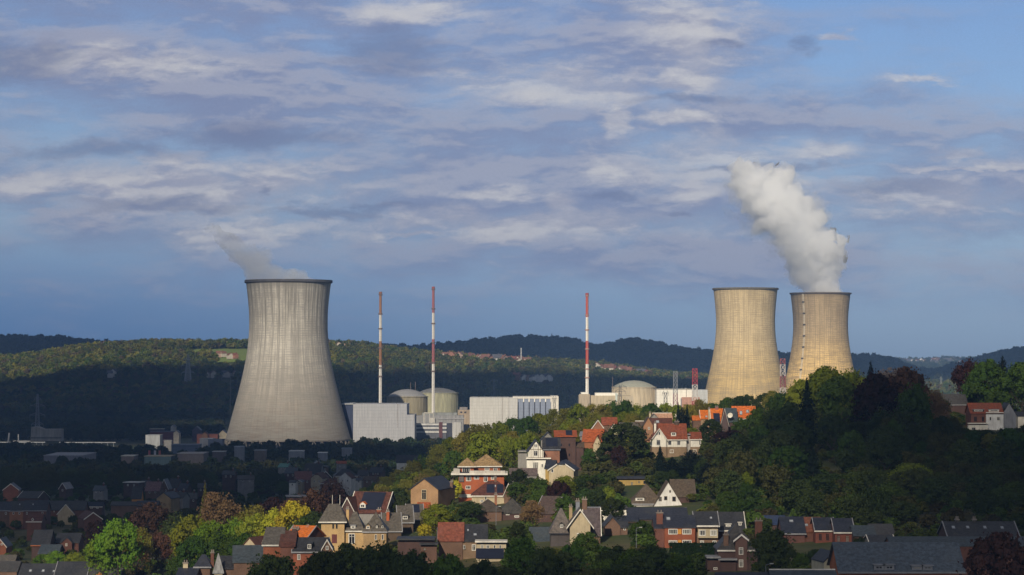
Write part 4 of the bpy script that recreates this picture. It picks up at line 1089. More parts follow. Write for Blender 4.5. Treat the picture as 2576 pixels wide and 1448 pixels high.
house('slate-roofed house with white window trim left of the tall copper tree', 860, [V(x=(142, 200), r=1341, e=1364, b=1380, k='S', L=11, w=DRED, f=SL), V(x=(160, 186), r=1352, e=1364, b=1380, k='G', L=4, dy=-2, w=DRED, f=SL)], wins=[(0, 150, 1371, 5, 5), (1, 172, 1371, 5, 7)])
house('blue-grey roofed shed between the bright green bush and the slate house', 830, [V(x=(100, 148), r=1370, e=1392, b=1404, k='S', L=12, w=DBR, f=SLT)], name='shed', cat='shed')
house('red house with a white dormer in the trees at left', 940, [V(x=(70, 106), r=1293, e=1311, b=1330, k='S', L=9, w=DRED, f=TD, trim=TRIM)], dorm=[(0, 84, 1302, 1310, 5, 'G', WHITE, TD)])
house('reddish roofed house with a sloping white verge beside the bright green tree', 950, [V(x=(214, 258), r=1289, e=1305, b=1320, k='G', L=14, w=DRED, f=TD, trim=TRIM)], yaw=20)
for i, (xl, xr, r_, e_, m_, lb) in enumerate(((-30, 26, 1262, 1283, BROWN, 'leftmost slate-roofed house of the long row at the left edge'), (26, 60, 1261, 1284, BR(.28, .13, .07), 'orange brick house of the long slate-roofed row at left'),
        (60, 118, 1259, 1283, DRED, 'red brick house at the right end of the long slate-roofed row at left'))):
    house(lb, 1000, [V(x=(xl, xr), r=r_, e=e_, b=1302, k='S', L=10, w=m_, f=SLB if i != 1 else SL, trim=TRG)], wins=[(0, xl + 10, 1292, 4, 6, 0), (0, xr - 9, 1292, 4, 6, 0)], sky=[(0, xl + 22, 1270, 3, 3)], name='terraced_house', group='long slate-roofed row on the left')
house('pale gabled house with slate wings standing out among the dark trees at left', 1030, [V(x=(118, 212), r=1260, e=1282, b=1292, k='S', L=10, w=DRED, f=SL, dy=2), V(x=(147, 188), r=1269, e=1292, b=1308, k='G', L=9, w=PC, f=SL2, trim=TRIM, vb=1292)], wins=[(0, 126, 1286, 3, 6, 0), (0, 136, 1286, 3, 6, 0)])
house('flat-fronted house with a white roof edge and a solar roof right of the pale gable', 1050, [V(x=(222, 258), r=1263, e=1274, b=1296, k='S', L=8, w=DBR, f=SOLAR, trim=TRIM), V(x=(190, 222), r=1262, e=1280, b=1296, k='S', L=8, w=DBR, f=SLB)], wins=[(0, 232, 1278, 6, 4), (0, 247, 1278, 6, 4)])
house('house with a steep slate roof over a glowing orange wall', 1120, [V(x=(333, 356), r=1224, e=1253, b=1266, k='S', L=8, w=BR(.55, .25, .05), f=SL)])
house('long low slate roof in front of the orange-walled house', 1085, [V(x=(281, 345), r=1262, e=1271, b=1286, k='S', L=8, w=BROWN, f=SL), V(x=(345, 398), r=1260, e=1272, b=1286, k='S', L=8, w=BROWN, f=SLB)])
house('tan gabled house rising over the dark roofs left of the yellow conifer', 1100, [V(x=(394, 432), r=1239, e=1253, b=1278, k='G', L=12, w=BR(.34, .24, .13), f=SLB)], yaw=-14)
house('red brick gable with bright white verge at the far left', 1170, [V(x=(10, 48), r=1217, e=1232, b=1248, k='G', L=12, w=BR(.24, .085, .05), f=SL, trim=surf('paint', (.7, .6, .5)))], yaw=6)
house('grey roof with a pale sloping verge right of the far left brick gable', 1120, [V(x=(44, 100), r=1236, e=1252, b=1262, k='S', L=10, w=DBR, f=SL, verge=TRIM)], yaw=-18)
small = [(311, 350, 1208, 1216, 1228, 1280, 'F', DBR, TRIM, 'flat-roofed house with white edges among the distant pink roofs'), (352, 372, 1208, 1222, 1232, 1290, 'S', DRED, SL, 'small dark house between the flat white-edged house and the pink roof'),
         (367, 402, 1212, 1234, 1246, 1240, 'S', BROWN, surf('tile', (.20, .11, .11)), 'house with a faded pink roof beside a round dark tree'), (404, 424, 1206, 1228, 1244, 1260, 'G', BROWN, SL2, 'narrow grey gable right of the faded pink roof'),
         (424, 447, 1204, 1226, 1240, 1290, 'S', DRED, SL, 'small red-walled house with a slate roof under the dark wood'), (448, 470, 1216, 1232, 1246, 1230, 'S', DBR, SLB, 'dark blue-roofed house left of the yellow conifer'),
         (430, 462, 1238, 1252, 1268, 1110, 'S', PG, SL, 'grey-walled house under the dark blue roofs'), (466, 496, 1240, 1254, 1268, 1140, 'S', DBR, SL2, 'slate-roofed house half hidden beside the yellow conifer'),
         (236, 262, 1222, 1234, 1244, 1200, 'S', PG, SLT, 'blue-green roofed shed alone in the dark wood'), (150, 168, 1215, 1228, 1236, 1230, 'G', DBR, TRG, 'tiny gable with pale verge in the dark wood'),
         (744, 785, 1186, 1206, 1222, 1330, 'S', DRED, surf('tile', (.18, .07, .06)), 'house with a striped red and dark roof in the distant cluster'), (782, 812, 1190, 1203, 1222, 1300, 'J', PC, TD, 'house with a tan clipped gable beside the striped roof'),
         (764, 806, 1166, 1190, 1200, 1400, 'S', PG, SL, 'house with a wide dark slate roof behind the striped roof'), (810, 827, 1158, 1176, 1200, 1420, 'F', BROWN, SL, 'narrow tower-like house with two white windows'),
         (806, 834, 1186, 1200, 1216, 1340, 'G', DBR, SL, 'dark gabled house left of the large hipped slate roof'), (842, 900, 1180, 1197, 1212, 1330, 'H', PC, SL, 'large hipped slate roof outlined in pale lead above the white gable'),
         (853, 884, 1190, 1203, 1219, 1290, 'G', PW, TD, 'small white gable in the distant cluster left of the ridge wood'), (885, 910, 1203, 1208, 1218, 1300, 'S', PW, SLB, 'low white building right of the small white gable'),
         (849, 872, 1160, 1166, 1182, 1450, 'S', PG, TOR, 'small grey building with a red roof in the dark wood edge'), (900, 924, 1183, 1196, 1210, 1340, 'S', PG, SL, 'slate-roofed house with a pale veranda'),
         (914, 946, 1198, 1208, 1220, 1280, 'S', BROWN, TB, 'brown-roofed house at the edge of the ridge wood'), (700, 724, 1166, 1175, 1184, 1460, 'S', PG, surf('metal', (.12, .26, .22)), 'shed with a green sheet roof, left of the distant cluster'),
         (770, 786, 1172, 1178, 1188, 1440, 'S', PG, surf('metal', (.14, .28, .25)), 'small shed with a teal roof behind the distant cluster'), (786, 812, 1160, 1172, 1186, 1460, 'G', PG, SLB, 'grey gabled workshop with a blue stripe of roof'),
         (716, 746, 1176, 1190, 1204, 1400, 'S', DBR, SLT, 'dark slate house at the left of the distant cluster'), (728, 744, 1208, 1214, 1226, 1290, 'S', PW, SL, 'small white-walled house below the striped roof'),
         (746, 760, 1208, 1212, 1222, 1300, 'G', PC, SL, 'tiny cream gable below the striped roof'), (806, 838, 1206, 1216, 1232, 1270, 'H', DRED, TD, 'brick house with a round pale window above the copper tree'),
         (828, 848, 1204, 1212, 1222, 1285, 'S', DRED, TD, 'low red-roofed house left of the dark purple tree'), (930, 960, 1176, 1188, 1198, 1420, 'S', DBR, SLB, 'blue-black roof at the foot of the ridge wood'),
         (724, 770, 1246, 1252, 1266, 980, 'F', DRED, TRG, 'long flat-roofed brick house between the copper trees'), (560, 590, 1184, 1194, 1206, 1400, 'S', DBR, SL, 'dark roof lost in the shaded wood below the grey cooling tower'),
         (600, 640, 1196, 1206, 1216, 1380, 'S', PG, SL2, 'grey roof in the shaded wood below the grey cooling tower'), (500, 520, 1216, 1228, 1240, 1260, 'S', DBR, SL, 'dark little roof right behind the yellow conifer')]
for xl, xr, r_, e_, b_, d, k, wm, rm, lb in small:
    house(lb, d, [V(x=(xl, xr), r=r_, e=e_, b=b_, k=k, L=9 if k != 'J' else 12, w=wm, f=rm, trim=TRIM if k in 'GH' else None)], wins=[(0, xl + (xr - xl) * .3, (e_ + b_) / 2 - 1, 3.4, 5, 0), (0, xl + (xr - xl) * .72, (e_ + b_) / 2 - 1, 3.4, 5, 0)] if xr - xl > 18 else [(0, (xl + xr) / 2, e_ + 6, 3.5, 5, 0)],
          yaw=rng.choice((-12, -4, 8)), chim=[(0, xl + (xr - xl) * .8, r_ - 4, 3, DRED)] if k == 'S' else ())
house('white house with a dark blue roof at the left edge of the ridge wood', 1240, [V(x=(998, 1048), r=1145, e=1163, b=1186, k='S', L=10, w=PW, f=SLB)], wins=[(0, 1012, 1178, 4, 6, 0)])
# middle
house('half-timbered white gable house with slate roofs and a white jettied ground floor', 835, [
    V(x=(1328, 1367), r=1107, e=1133, b=1156, fix=1, k='G', L=14, w=PW, f=SLB, trim=DRK, oh=.5),
    V(x=(1325, 1384), r=1155, e=1156.5, b=1186, k='F', L=10, dy=-.5, w=PW, f=PW, oh=.25),
    V(x=(1367.5, 1408), r=1101, e=1129, b=1160, k='S', L=10, dy=2.5, w=BR(.25, .12, .08), f=SL, trim=LEAD),
    V(x=(1362, 1396), r=1088, e=1106, b=1130, k='G', L=8, dy=12, w=PG, f=SLB)],
    wins=[(0, 1347.5, 1141, 11, 15, 1), (0, 1347.5, 1122, 10, 9, 1), (1, 1347, 1172, 14, 18, 2), (1, 1364, 1172, 5, 9, 0)], solar=[(2, 1374, 1403, 1104, 1124)])
ht = [o for o in scene.collection.objects if o.type == 'EMPTY' and o.get('label', '').startswith('half-timbered')][0]
mb = MB(); k_ = 835 / F; z0 = ht.location.z; pc = (1325 + 1408) / 2
for px in (1330.5, 1336, 1341, 1354, 1359, 1364.5):
    yt = 1107 + abs(px - 1347.5) * 1.33 + 4
    mb.box((px - pc) * k_ - .07, (px - pc) * k_ + .07, -.06, .02, zat(1156, 835) - z0, zat(yt, 835) - z0)
for y in (1131, 1152):
    mb.box((1329 - pc) * k_, (1366 - pc) * k_, -.075, .02, zat(y, 835) - z0 - .1, zat(y, 835) - z0 + .07)
mb.build('timber_frame', surf('paint', (.12, .09, .06)), ht)
house('tall dark brick house under a red and solar roof behind the half-timbered house', 850, [
    V(x=(1398, 1448), r=1083, e=1098, b=1172, k='M', L=9, w=DBR, f=TOR, oh=.6), V(x=(1390, 1400), r=1108, e=1116, b=1160, k='S', L=8, dy=1, w=SL, f=SLB), V(x=(1446, 1468), r=1112, e=1124, b=1172, k='S', L=8, dy=.8, w=DBR, f=TB)],
    solar=[(0, 1424, 1440, 1084, 1096)], wins=[(0, 1412, 1120, 5, 8, 0, DBR), (0, 1432, 1120, 5, 8, 0, DBR), (0, 1432, 1145, 5, 8, 0, DBR)])
house('cream house with a clipped gable and slate roof below the half-timbered house', 790, [
    V(x=(1381, 1443), r=1160, e=1181, b=1204, k='J', L=13, w=PC, f=SLB, oh=.45, trim=TRIM), V(x=(1370, 1392), r=1158, e=1178, b=1192, k='S', L=9, dy=1.5, w=PY, f=SLB)],
    wins=[(0, 1411, 1169, 8, 6, 1), (0, 1389, 1185, 6, 9, 0)], yaw=-8)
house('grey rendered retaining block left of the half-timbered house', 845, [V(x=(1303, 1326), r=1138, e=1139, b=1186, k='F', L=10, w=PG, f=PG, oh=.05)], name='outbuilding', cat='outbuilding')
house('low garage with a dark tiled roof below the grey rendered block', 800, [V(x=(1283, 1350), r=1178, e=1194, b=1204, k='S', L=6, w=PG, f=surf('tile', (.12, .09, .09)))], name='garage', cat='garage')
house('orange-roofed house with a cream gable stripe, right of the tall dark brick house', 860, [
    V(x=(1466, 1514), r=1080, e=1109, b=1124, k='S', L=10, w=BR(.3, .12, .06), f=TOR, oh=.4), V(x=(1494, 1514), r=1095, e=1115, b=1128, k='G', L=6, dy=-2, w=PC, f=TOR, oh=.4), V(x=(1454, 1474), r=1086, e=1096, b=1120, k='S', L=8, dy=6, w=PG, f=LEAD)], yaw=-8)
house('brick house with a pale-edged gable and bright red roof atop the village', 930, [
    V(x=(1516, 1552), r=1050, e=1068, b=1082, k='S', L=8, dy=3, w=BROWN, f=TR), V(x=(1487, 1521), r=1057, e=1080, b=1094, k='G', L=9, w=BR(.28, .13, .08), f=TB, trim=TRIM)])
house('house with a brown hipped roof beside the orange-roofed house', 895, [V(x=(1500, 1541), r=1078, e=1100, b=1112, k='H', L=9, w=BROWN, f=TB)])
house('small cream gable with grey roof half hidden by the big green tree', 925, [V(x=(1533, 1556), r=1067, e=1083, b=1100, k='G', L=10, w=surf('paint', (.62, .56, .35)), f=SL2, trim=TRIM)])
house('long grey-brown roofed house behind the big green tree', 945, [V(x=(1560, 1604), r=1063, e=1076, b=1090, k='S', L=9, w=PG, f=SLG), V(x=(1601, 1628), r=1060, e=1082, b=1094, k='S', L=9, w=BROWN, f=TB, ridge=TRIM)])
house('white villa with a big red roof on a brown stone ground floor', 870, [
    V(x=(1640, 1676), r=1078, e=1103, b=1148, k='G', L=12, w=PW, f=TR, trim=TRIM, oh=.7, base=(1125, STB)),
    V(x=(1660, 1727), r=1066, e=1103.5, b=1148, k='S', L=11, dy=1.2, w=PW, f=TR, trim=TRIM, oh=.4, base=(1125, STB)),
    V(x=(1738, 1764), r=1087, e=1104, b=1148, k='S', L=8, dy=2, w=PW, f=TR, trim=TRIM, base=(1125, STB)),
    V(x=(1727.2, 1737.8), r=1082, e=1096, b=1148, k='F', L=6, dy=3, w=surf('paint', (.4, .37, .34)), f=TRG, oh=.05)],
    wins=[(0, 1652.5, 1091, 4, 7, 0, TRG), (0, 1658.5, 1091, 4, 7, 0, TRG), (0, 1656, 1114, 9, 13, 1, TRG), (1, 1685, 1113, 8, 14, 1, TRG), (1, 1707.5, 1113, 8, 14, 1, TRG), (2, 1761, 1112, 3.5, 16, 0), (1, 1690, 1136, 10, 9, 1), (2, 1748, 1136, 9, 10, 1)],
    dorm=[(1, 1695, 1087, 1097, 13, 'F', WHITE, TR)], chim=[(0, 1651, 1066, 5, PW, .6), (1, 1705, 1062, 12, TB)], frame=TRIM)
house('brown-red roofed brick house peeping out behind the white villa', 925, [V(x=(1632, 1690), r=1052, e=1074, b=1086, k='S', L=9, w=BROWN, f=TD), V(x=(1618, 1642), r=1050, e=1070, b=1094, k='G', L=10, dy=-1, w=BR(.3, .16, .09), f=TB)], wins=[(1, 1632, 1078, 5, 6, 0)], sky=[(0, 1655, 1062, 8, 6)])
house('house under a pale orange and white patterned tile roof behind the white villa', 985, [V(x=(1644, 1690), r=1040, e=1054, b=1066, k='S', L=10, w=PC, f=surf('tile', (.52, .30, .20)), ridge=TRIM), V(x=(1634, 1656), r=1041, e=1052, b=1062, k='G', L=8, dy=-1, w=PG, f=SLG)], chim=[(1, 1636, 1040, 4, PC)])
house('bright orange-roofed house, left one by the black conifer, with a lower orange annex', 940, [
    V(x=(1763, 1790), r=1032, e=1052, b=1066, k='S', L=9, w=BR(.3, .2, .12), f=TO, verge=TRIM), V(x=(1744, 1764), r=1046, e=1056, b=1068, k='S', L=7, dy=.5, w=BROWN, f=TO)], sky=[(0, 1777, 1049, 5, 4)])
house('orange-roofed house with large black solar panels and a dark brick gable', 930, [
    V(x=(1790, 1820), r=1028, e=1068, b=1080, k='S', L=12, w=BR(.3, .2, .12), f=TO, verge=TRIM, trim=TRIM), V(x=(1813, 1831), r=1028, e=1064, b=1090, k='G', L=11, dy=-1, w=BR(.10, .07, .07), f=SL2, trim=TRIM)],
    solar=[(0, 1796, 1812, 1041, 1066)], chim=[(0, 1787, 1030, 4, PC), (0, 1806, 1025, 8, BR(.3, .12, .1))])
t, wl, rf = house('grey slate roof with a satellite dish between two orange roofs', 935, [V(x=(1829, 1854), r=1027, e=1060, b=1076, k='S', L=11, w=DBR, f=SLT)])
q = MB(); q.lathe([(0, 0), (.5, .05), (1.0, .25)], 16); q.bar((0, 0, 0), (0, 0, -1.6), .07, 5)
o = q.build('satellite_dish', PW, rf[0]); o.location = (-.8, -1.2, zat(1046, 934) - t.location.z); o.rotation_euler = (R(70), 0, R(-20))
house('orange-roofed house with two skylights, rightmost of the orange roofs', 940, [V(x=(1843, 1899), r=1022, e=1052, b=1066, k='S', L=12, w=DBR, f=surf('tile', (.58, .14, .03)), trim=TRIM)], sky=[(0, 1864, 1040, 7, 9), (0, 1881, 1036, 8, 7)], yaw=-4)
house('yellow-walled flat-roofed house among trees above the thatched gable', 790, [V(x=(1556, 1632), r=1197, e=1206, b=1246, k='F', L=10, w=PY, f=SLB, oh=.7)], wins=[(0, 1589, 1218, 7, 11, 0, PY), (0, 1607, 1214, 6, 7, 0, PY), (0, 1570, 1225, 9, 6), (0, 1625, 1214, 14, 8, 1, DRK), (0, 1575, 1238, 8, 6, 1)])
house('white triangular gable house under a brown thatch-like roof', 730, [
    V(x=(1641, 1719), r=1212, e=1276, b=1290, k='G', L=10, w=surf('paint', (.62, .60, .58)), f=TH, oh=.35, fix=0),
    V(x=(1588, 1668), r=1217, e=1266, b=1290, k='H', L=12, hi=5, dy=1.0, w=surf('paint', (.4, .38, .36)), f=TH, trim=TRG),
    V(x=(1694, 1752), r=1206, e=1248, b=1290, k='S', L=14, dy=7, w=DBR, f=TH)],
    wins=[(0, 1660, 1256, 8, 11, 0, TB), (0, 1674, 1254, 8, 10, 0, TB), (0, 1695, 1256, 9, 12, 0, TB), (0, 1685, 1237, 4, 6, 0, TB)], dorm=[(1, 1610, 1251, 1261, 22, 'F', WHITE, TH)], doors=())
house('white flat-roofed block with a small chimney below the thatched house', 685, [V(x=(1508, 1578), r=1280, e=1281, b=1315, k='F', L=9, w=PW, f=SL2, oh=.05)], chim=[(0, 1546, 1272, 10, PW)])
house('long dark blue slate roofs under the white triangular gable', 680, [V(x=(1580, 1728), r=1277, e=1304, b=1330, k='S', L=12, w=DBR, f=SLB, verge=None), V(x=(1545, 1600), r=1297, e=1310, b=1330, k='S', L=8, dy=-5, w=DBR, f=SLB)], name='terraced_house', chim=[(0, 1727, 1284, 4, TRIM)])
house('blank brown brick gable wall left of the dark hedge', 640, [V(x=(1521, 1560), r=1300, e=1322, b=1374, k='G', L=12, w=BROWN, f=SL), V(x=(1556, 1578), r=1312, e=1326, b=1374, k='S', L=8, dy=.5, w=BROWN, f=SL)], wins=[(1, 1571, 1332, 6, 5, 0), (1, 1571, 1350, 6, 4, 0)])
house('red brick terraced house with yellow panels between its white windows', 600, [V(x=(1671, 1748), r=1296, e=1325, b=1378, k='S', L=11, w=BR(.27, .085, .045), f=SLB, oh=.3)],
      wins=[(0, 1692, 1338, 23, 14, 4), (0, 1727, 1338, 23, 14, 3), (0, 1692, 1366, 22, 12, 4), (0, 1727, 1366, 23, 14, 3)], doors=[(0, 1709, 1338, 8, 12, surf('paint', (.55, .26, .05))), (0, 1709, 1366, 8, 14, surf('paint', (.55, .26, .05)))],
      sky=[(0, 1683, 1306, 10, 7)], chim=[(0, 1661, 1292, 16, BR(.17, .07, .05), .3)], name='terraced_house')
house('brick side wing with a chimney at the left of the red terraced house', 601, [V(x=(1645, 1670.5), r=1302, e=1328, b=1378, k='S', L=11, w=BR(.16, .07, .055), f=SLB, oh=.1)], name='terraced_house')
house('terraced house with two cream bay windows right of the red one', 602, [V(x=(1748.6, 1806), r=1287, e=1321, b=1378, k='S', L=12, w=BR(.20, .12, .08), f=SL, trim=TRIM, verge=TRG), V(x=(1754, 1804), r=1326, e=1328, b=1354, fix=1, k='F', L=1.0, dy=-1.05, w=PC, f=TRIM, oh=.1)],
      wins=[(1, 1765, 1341, 17, 15, 3), (1, 1793, 1341, 17, 15, 3), (0, 1765, 1366, 10, 11, 1), (0, 1796, 1366, 10, 11, 1)], sky=[(0, 1790, 1304, 6, 4)], name='terraced_house')
house('terraced house with a white dormer under a slate roof behind the brick tower house', 615, [V(x=(1807, 1873), r=1288, e=1332, b=1370, k='S', L=13, w=DRED, f=SL, verge=TRIM, trim=TRIM)], dorm=[(0, 1832, 1318, 1325, 13, 'F', WHITE, TRIM), (0, 1862, 1314, 1322, 8, 'F', WHITE, TRIM)], name='terraced_house')
t, wl, rf = house('dark brick house with a white pedimented stair tower and slate hipped roof', 540, [
    V(x=(1806, 1904), r=1317, e=1382, b=1440, k='H', L=10, hi=5.2, w=DBR, f=SL2, trim=TRIM, oh=.3), V(x=(1848, 1878), r=1344, e=1356, b=1450, k='G', L=5, dy=-.8, w=BR(.12, .07, .06), f=SL2, trim=surf('paint', (.6, .58, .56)), oh=.5),
    V(x=(1806, 1849), r=1408, e=1412, b=1450, k='F', L=4, dy=-2, w=DBR, f=TRG, oh=.2), V(x=(1776, 1808), r=1404, e=1407, b=1450, k='F', L=5, dy=-2.4, w=DBR, f=TRG, oh=.15)],
    wins=[(1, 1862, 1387, 11, 18, 1), (1, 1862, 1418, 11, 19, 1), (3, 1796, 1431, 10, 6, 1)], chim=[(0, 1912, 1312, 18, DRED), (0, 1826, 1347, 12, BROWN, .1)])
house('chateau-like cream gable with a white balcony door and steep grey roofs, centre foreground', 620, [
    V(x=(1433, 1484), r=1281, e=1316, b=1372, k='G', L=14, dy=-2, w=PC, f=surf('slate', (.11, .095, .085)), trim=TRIM, oh=.9),
    V(x=(1385, 1440), r=1279, e=1340, b=1372, k='H', L=11, hi=2.5, dy=1, w=surf('paint', (.07, .06, .06)), f=surf('slate', (.13, .11, .10)), trim=DRK),
    V(x=(1470, 1510), r=1277, e=1345, b=1372, k='S', L=12, dy=2, w=BROWN, f=surf('slate', (.09, .07, .075)), verge=TRIM, ridge=LEAD)],
    wins=[(0, 1457, 1354, 13, 24, 1)], dorm=[(1, 1413, 1314, 1329, 11, 'G', SL2, SL2)], chim=[(1, 1437, 1276, 8, BR(.34, .25, .15)), (2, 1455, 1262, 10, LEAD, .5), (2, 1472, 1258, 12, BROWN)])
house('house with a rusty red roof beside the slate-roofed cream annex in the lower middle', 600, [
    V(x=(1104, 1164), r=1314, e=1358, b=1400, k='S', L=11, w=BROWN, f=surf('tile', (.22, .07, .045))), V(x=(1164.4, 1224), r=1319, e=1359, b=1400, k='S', L=11, dy=.4, w=BR(.22, .15, .10), f=SL),
    V(x=(1199, 1274), r=1365, e=1367, b=1400, k='F', L=5, dy=-4.8, w=PC, f=TRIM, oh=.3), V(x=(1203, 1266), r=1380, e=1401, b=1412, k='S', L=6, dy=-12, w=PC, f=SOLAR)],
    wins=[(1, 1192, 1378, 10, 16, 1), (2, 1214, 1376, 7, 10, 1), (2, 1228, 1376, 8, 9, 1), (2, 1245, 1376, 5, 9, 0), (2, 1259, 1376, 5, 9, 0), (0, 1168, 1377, 5, 10, 0)], sky=[(1, 1177, 1335, 4, 4), (1, 1195, 1346, 8, 4)])
house('brown-roofed houses with a tall thin chimney in the shade below the tan-roofed villa', 705, [
    V(x=(1192, 1262), r=1256, e=1285, b=1310, k='H', L=10, w=BROWN, f=surf('tile', (.07, .055, .045))), V(x=(1255, 1322), r=1254, e=1290, b=1314, k='H', L=11, dy=1, w=DBR, f=surf('tile', (.06, .055, .05)))],
    chim=[(0, 1247, 1246, 4.5, BR(.28, .12, .07))], wins=[(1, 1277, 1274 + 20, 9, 5, 1), (1, 1300, 1300, 12, 5, 1)])
house('dark brown steep roof with a pale slanting verge above the chateau-like gable', 690, [V(x=(1345, 1395), r=1248, e=1290, b=1310, k='S', L=12, w=DBR, f=surf('tile', (.08, .055, .05)), verge=TRG)], yaw=-22)
house('low slate roof left of the steep grey roof of the chateau-like house', 635, [V(x=(1334, 1384), r=1326, e=1362, b=1372, k='S', L=12, w=DBR, f=SLT)])
house('flat dark-roofed annex with a pale edge left of the rusty red roof', 590, [V(x=(1001, 1092), r=1358, e=1361, b=1400, k='F', L=8, w=DBR, f=SL, oh=.3), V(x=(1060, 1100), r=1366, e=1373, b=1402, k='F', L=5, dy=-3, w=BR(.14, .08, .06), f=SL, oh=.3)], wins=[(1, 1070, 1382, 7, 7, 0, TB)])
# right
house('white and brick house with a red roof and white balcony at the right edge', 950, [
    V(x=(2442, 2521), r=1014, e=1038, b=1090, vb=1076, k='S', L=11, w=BR(.16, .07, .05), f=TR, oh=.5), V(x=(2479, 2522), r=1040, e=1041, b=1090, vb=1076, k='F', L=1.5, dy=-1.2, w=surf('paint', (.66, .66, .66)), f=TRIM, oh=.03),
    V(x=(2521.5, 2556), r=1014, e=1042, b=1090, vb=1060, k='G', L=10, dy=.8, w=surf('paint', (.20, .21, .24)), f=SL, oh=.15), V(x=(2432, 2481), r=1066, e=1068, b=1090, vb=1078, k='F', L=2.6, dy=-2.7, w=PW, f=PW, oh=.05)],
    wins=[(0, 2453, 1055, 8, 13, 1, DBR), (0, 2472, 1055, 6, 13, 0, DBR), (1, 2489, 1054, 5, 9, 0), (1, 2509, 1054, 8, 10, 1), (3, 2445, 1080, 10, 9, 1)], dorm=[(0, 2461, 1030, 1036, 28, 'F', DRK, TRG), (0, 2500, 1030, 1036, 26, 'F', WHITE, TRG)])
house('dark slate-roofed house with a clipped gable outlined in white, left of the red-roofed white house', 1000, [
    V(x=(2328, 2358), r=1003, e=1016, b=1034, k='J', L=10, w=BR(.16, .14, .10), f=SL, trim=TRIM), V(x=(2358, 2437), r=992, e=1017, b=1034, k='S', L=12, dy=4, w=DBR, f=SL2, trim=TRG)])
house('white wall fragment behind trees at the right edge', 960, [V(x=(2560, 2600), r=1036, e=1046, b=1062, k='S', L=9, w=PW, f=SL)])
house('dark brick house with a hipped slate roof hidden behind a round dark tree at right', 740, [V(x=(2352, 2530), r=1203, e=1236, b=1292, k='H', L=15, hi=9, w=BR(.22, .08, .05), f=SL, oh=.6)],
      wins=[(0, 2372, 1245, 12, 10, 1), (0, 2373, 1276, 8, 14, 1), (0, 2502, 1248, 5, 12, 0), (0, 2502, 1272, 5, 12, 0), (0, 2523, 1276, 14, 14, 2), (0, 2360, 1262, 4, 8, 0)], vis=False)
house('brown brick terraced house with a rust-orange roof right of the round dark tree', 605, [
    V(x=(2018, 2068), r=1301, e=1336, b=1410, k='S', L=12, w=DRED, f=surf('tile', (.20, .07, .04))), V(x=(1967, 2022), r=1300, e=1340, b=1410, k='S', L=12, dy=-1, w=BR(.13, .06, .05), f=SLB, trim=TRG)], wins=[(0, 2042, 1372, 5, 16, 0, TB), (0, 2042, 1400, 5, 14, 0, TB), (1, 1990, 1390, 7, 12)], sky=[(1, 1993, 1312, 10, 5), (0, 2030, 1322, 8, 5)], name='terraced_house')
house('red brick terraced house with a slate roof and white gutter, left of its twin', 600, [V(x=(2050, 2098), r=1302, e=1333, b=1410, k='S', L=10, w=BR(.19, .065, .045), f=SLB, trim=TRIM, verge=TRG)],
      wins=[(0, 2062, 1352, 8, 17, 1, TD), (0, 2080, 1352, 8, 17, 1, TD), (0, 2062, 1382, 8, 19, 1, TD), (0, 2080, 1382, 9, 19, 1, TD)], name='terraced_house')
house('red brick terraced house with a slate roof and white gutter, right-hand twin', 595, [V(x=(2098.8, 2146), r=1304, e=1337, b=1410, k='S', L=10, w=BR(.19, .065, .045), f=SLB, trim=TRIM, verge=TRG)],
      wins=[(0, 2108, 1356, 8, 17, 1, TD), (0, 2130, 1356, 8, 17, 1, TD), (0, 2108, 1386, 8, 19, 1, TD)], name='terraced_house')
house('jumble of low slate and metal roofs right of the red brick twins', 590, [V(x=(2148, 2200), r=1322, e=1346, b=1370, k='S', L=10, w=DBR, f=SLT), V(x=(2196, 2250), r=1318, e=1344, b=1370, k='S', L=10, dy=2, w=BR(.2, .08, .05), f=SL2, trim=LEAD), V(x=(2170, 2232), r=1346, e=1362, b=1376, k='S', L=8, dy=-10, w=PG, f=SL, verge=TRIM)], name='outbuilding', cat='outbuilding')
house('dark slate roof with bright skylights below the wood at right', 520, [V(x=(2384, 2560), r=1312, e=1350, b=1374, k='S', L=12, w=DBR, f=SL, verge=TRG, yaw=0)], sky=[(0, 2404, 1328, 8, 6), (0, 2440, 1328, 8, 6), (0, 2483, 1328, 8, 6), (0, 2526, 1329, 8, 6)], chim=[(0, 2419, 1309, 7, SL2), (0, 2462, 1309, 8, SL2)])
house('long low teal-grey roof stretching behind the large dormered building', 500, [V(x=(2240, 2640), r=1350, e=1372, b=1400, k='S', L=9, w=DRED, f=SLT, oh=.2)], name='hall', cat='building')
house('large orange brick building with a vast blue-grey roof and paired dormer windows, bottom right', 450, [
    V(x=(2112, 2420), r=1364, e=1434, b=1470, k='S', L=15, w=BR(.40, .13, .05), f=surf('slate', (.075, .095, .125)), trim=LEAD, oh=.5)],
    dorm=[(0, 2209, 1420, 1452, 25, 'F', LEAD, LEAD), (0, 2235, 1420, 1452, 25, 'F', LEAD, LEAD), (0, 2304, 1422, 1452, 25, 'F', LEAD, LEAD), (0, 2331, 1422, 1452, 25, 'F', LEAD, LEAD)], name='school_building', cat='building', vis=False, frame=LEAD)
house('small pale stone gable leaning against the large dormered building', 470, [V(x=(2070, 2120), r=1388, e=1412, b=1450, k='G', L=8, w=surf('paint', (.36, .34, .26)), f=SL, oh=.1)], name='outbuilding', cat='outbuilding', yaw=10)
house('grey roof strip cut off by the bottom edge right of the pedimented tower', 430, [V(x=(1945, 2104), r=1434, e=1462, b=1480, k='S', L=10, w=DBR, f=SLT, ridge=TRIM), V(x=(1812, 1944), r=1440, e=1466, b=1480, k='S', L=10, dy=2, w=DBR, f=SLB)], name='terraced_house')
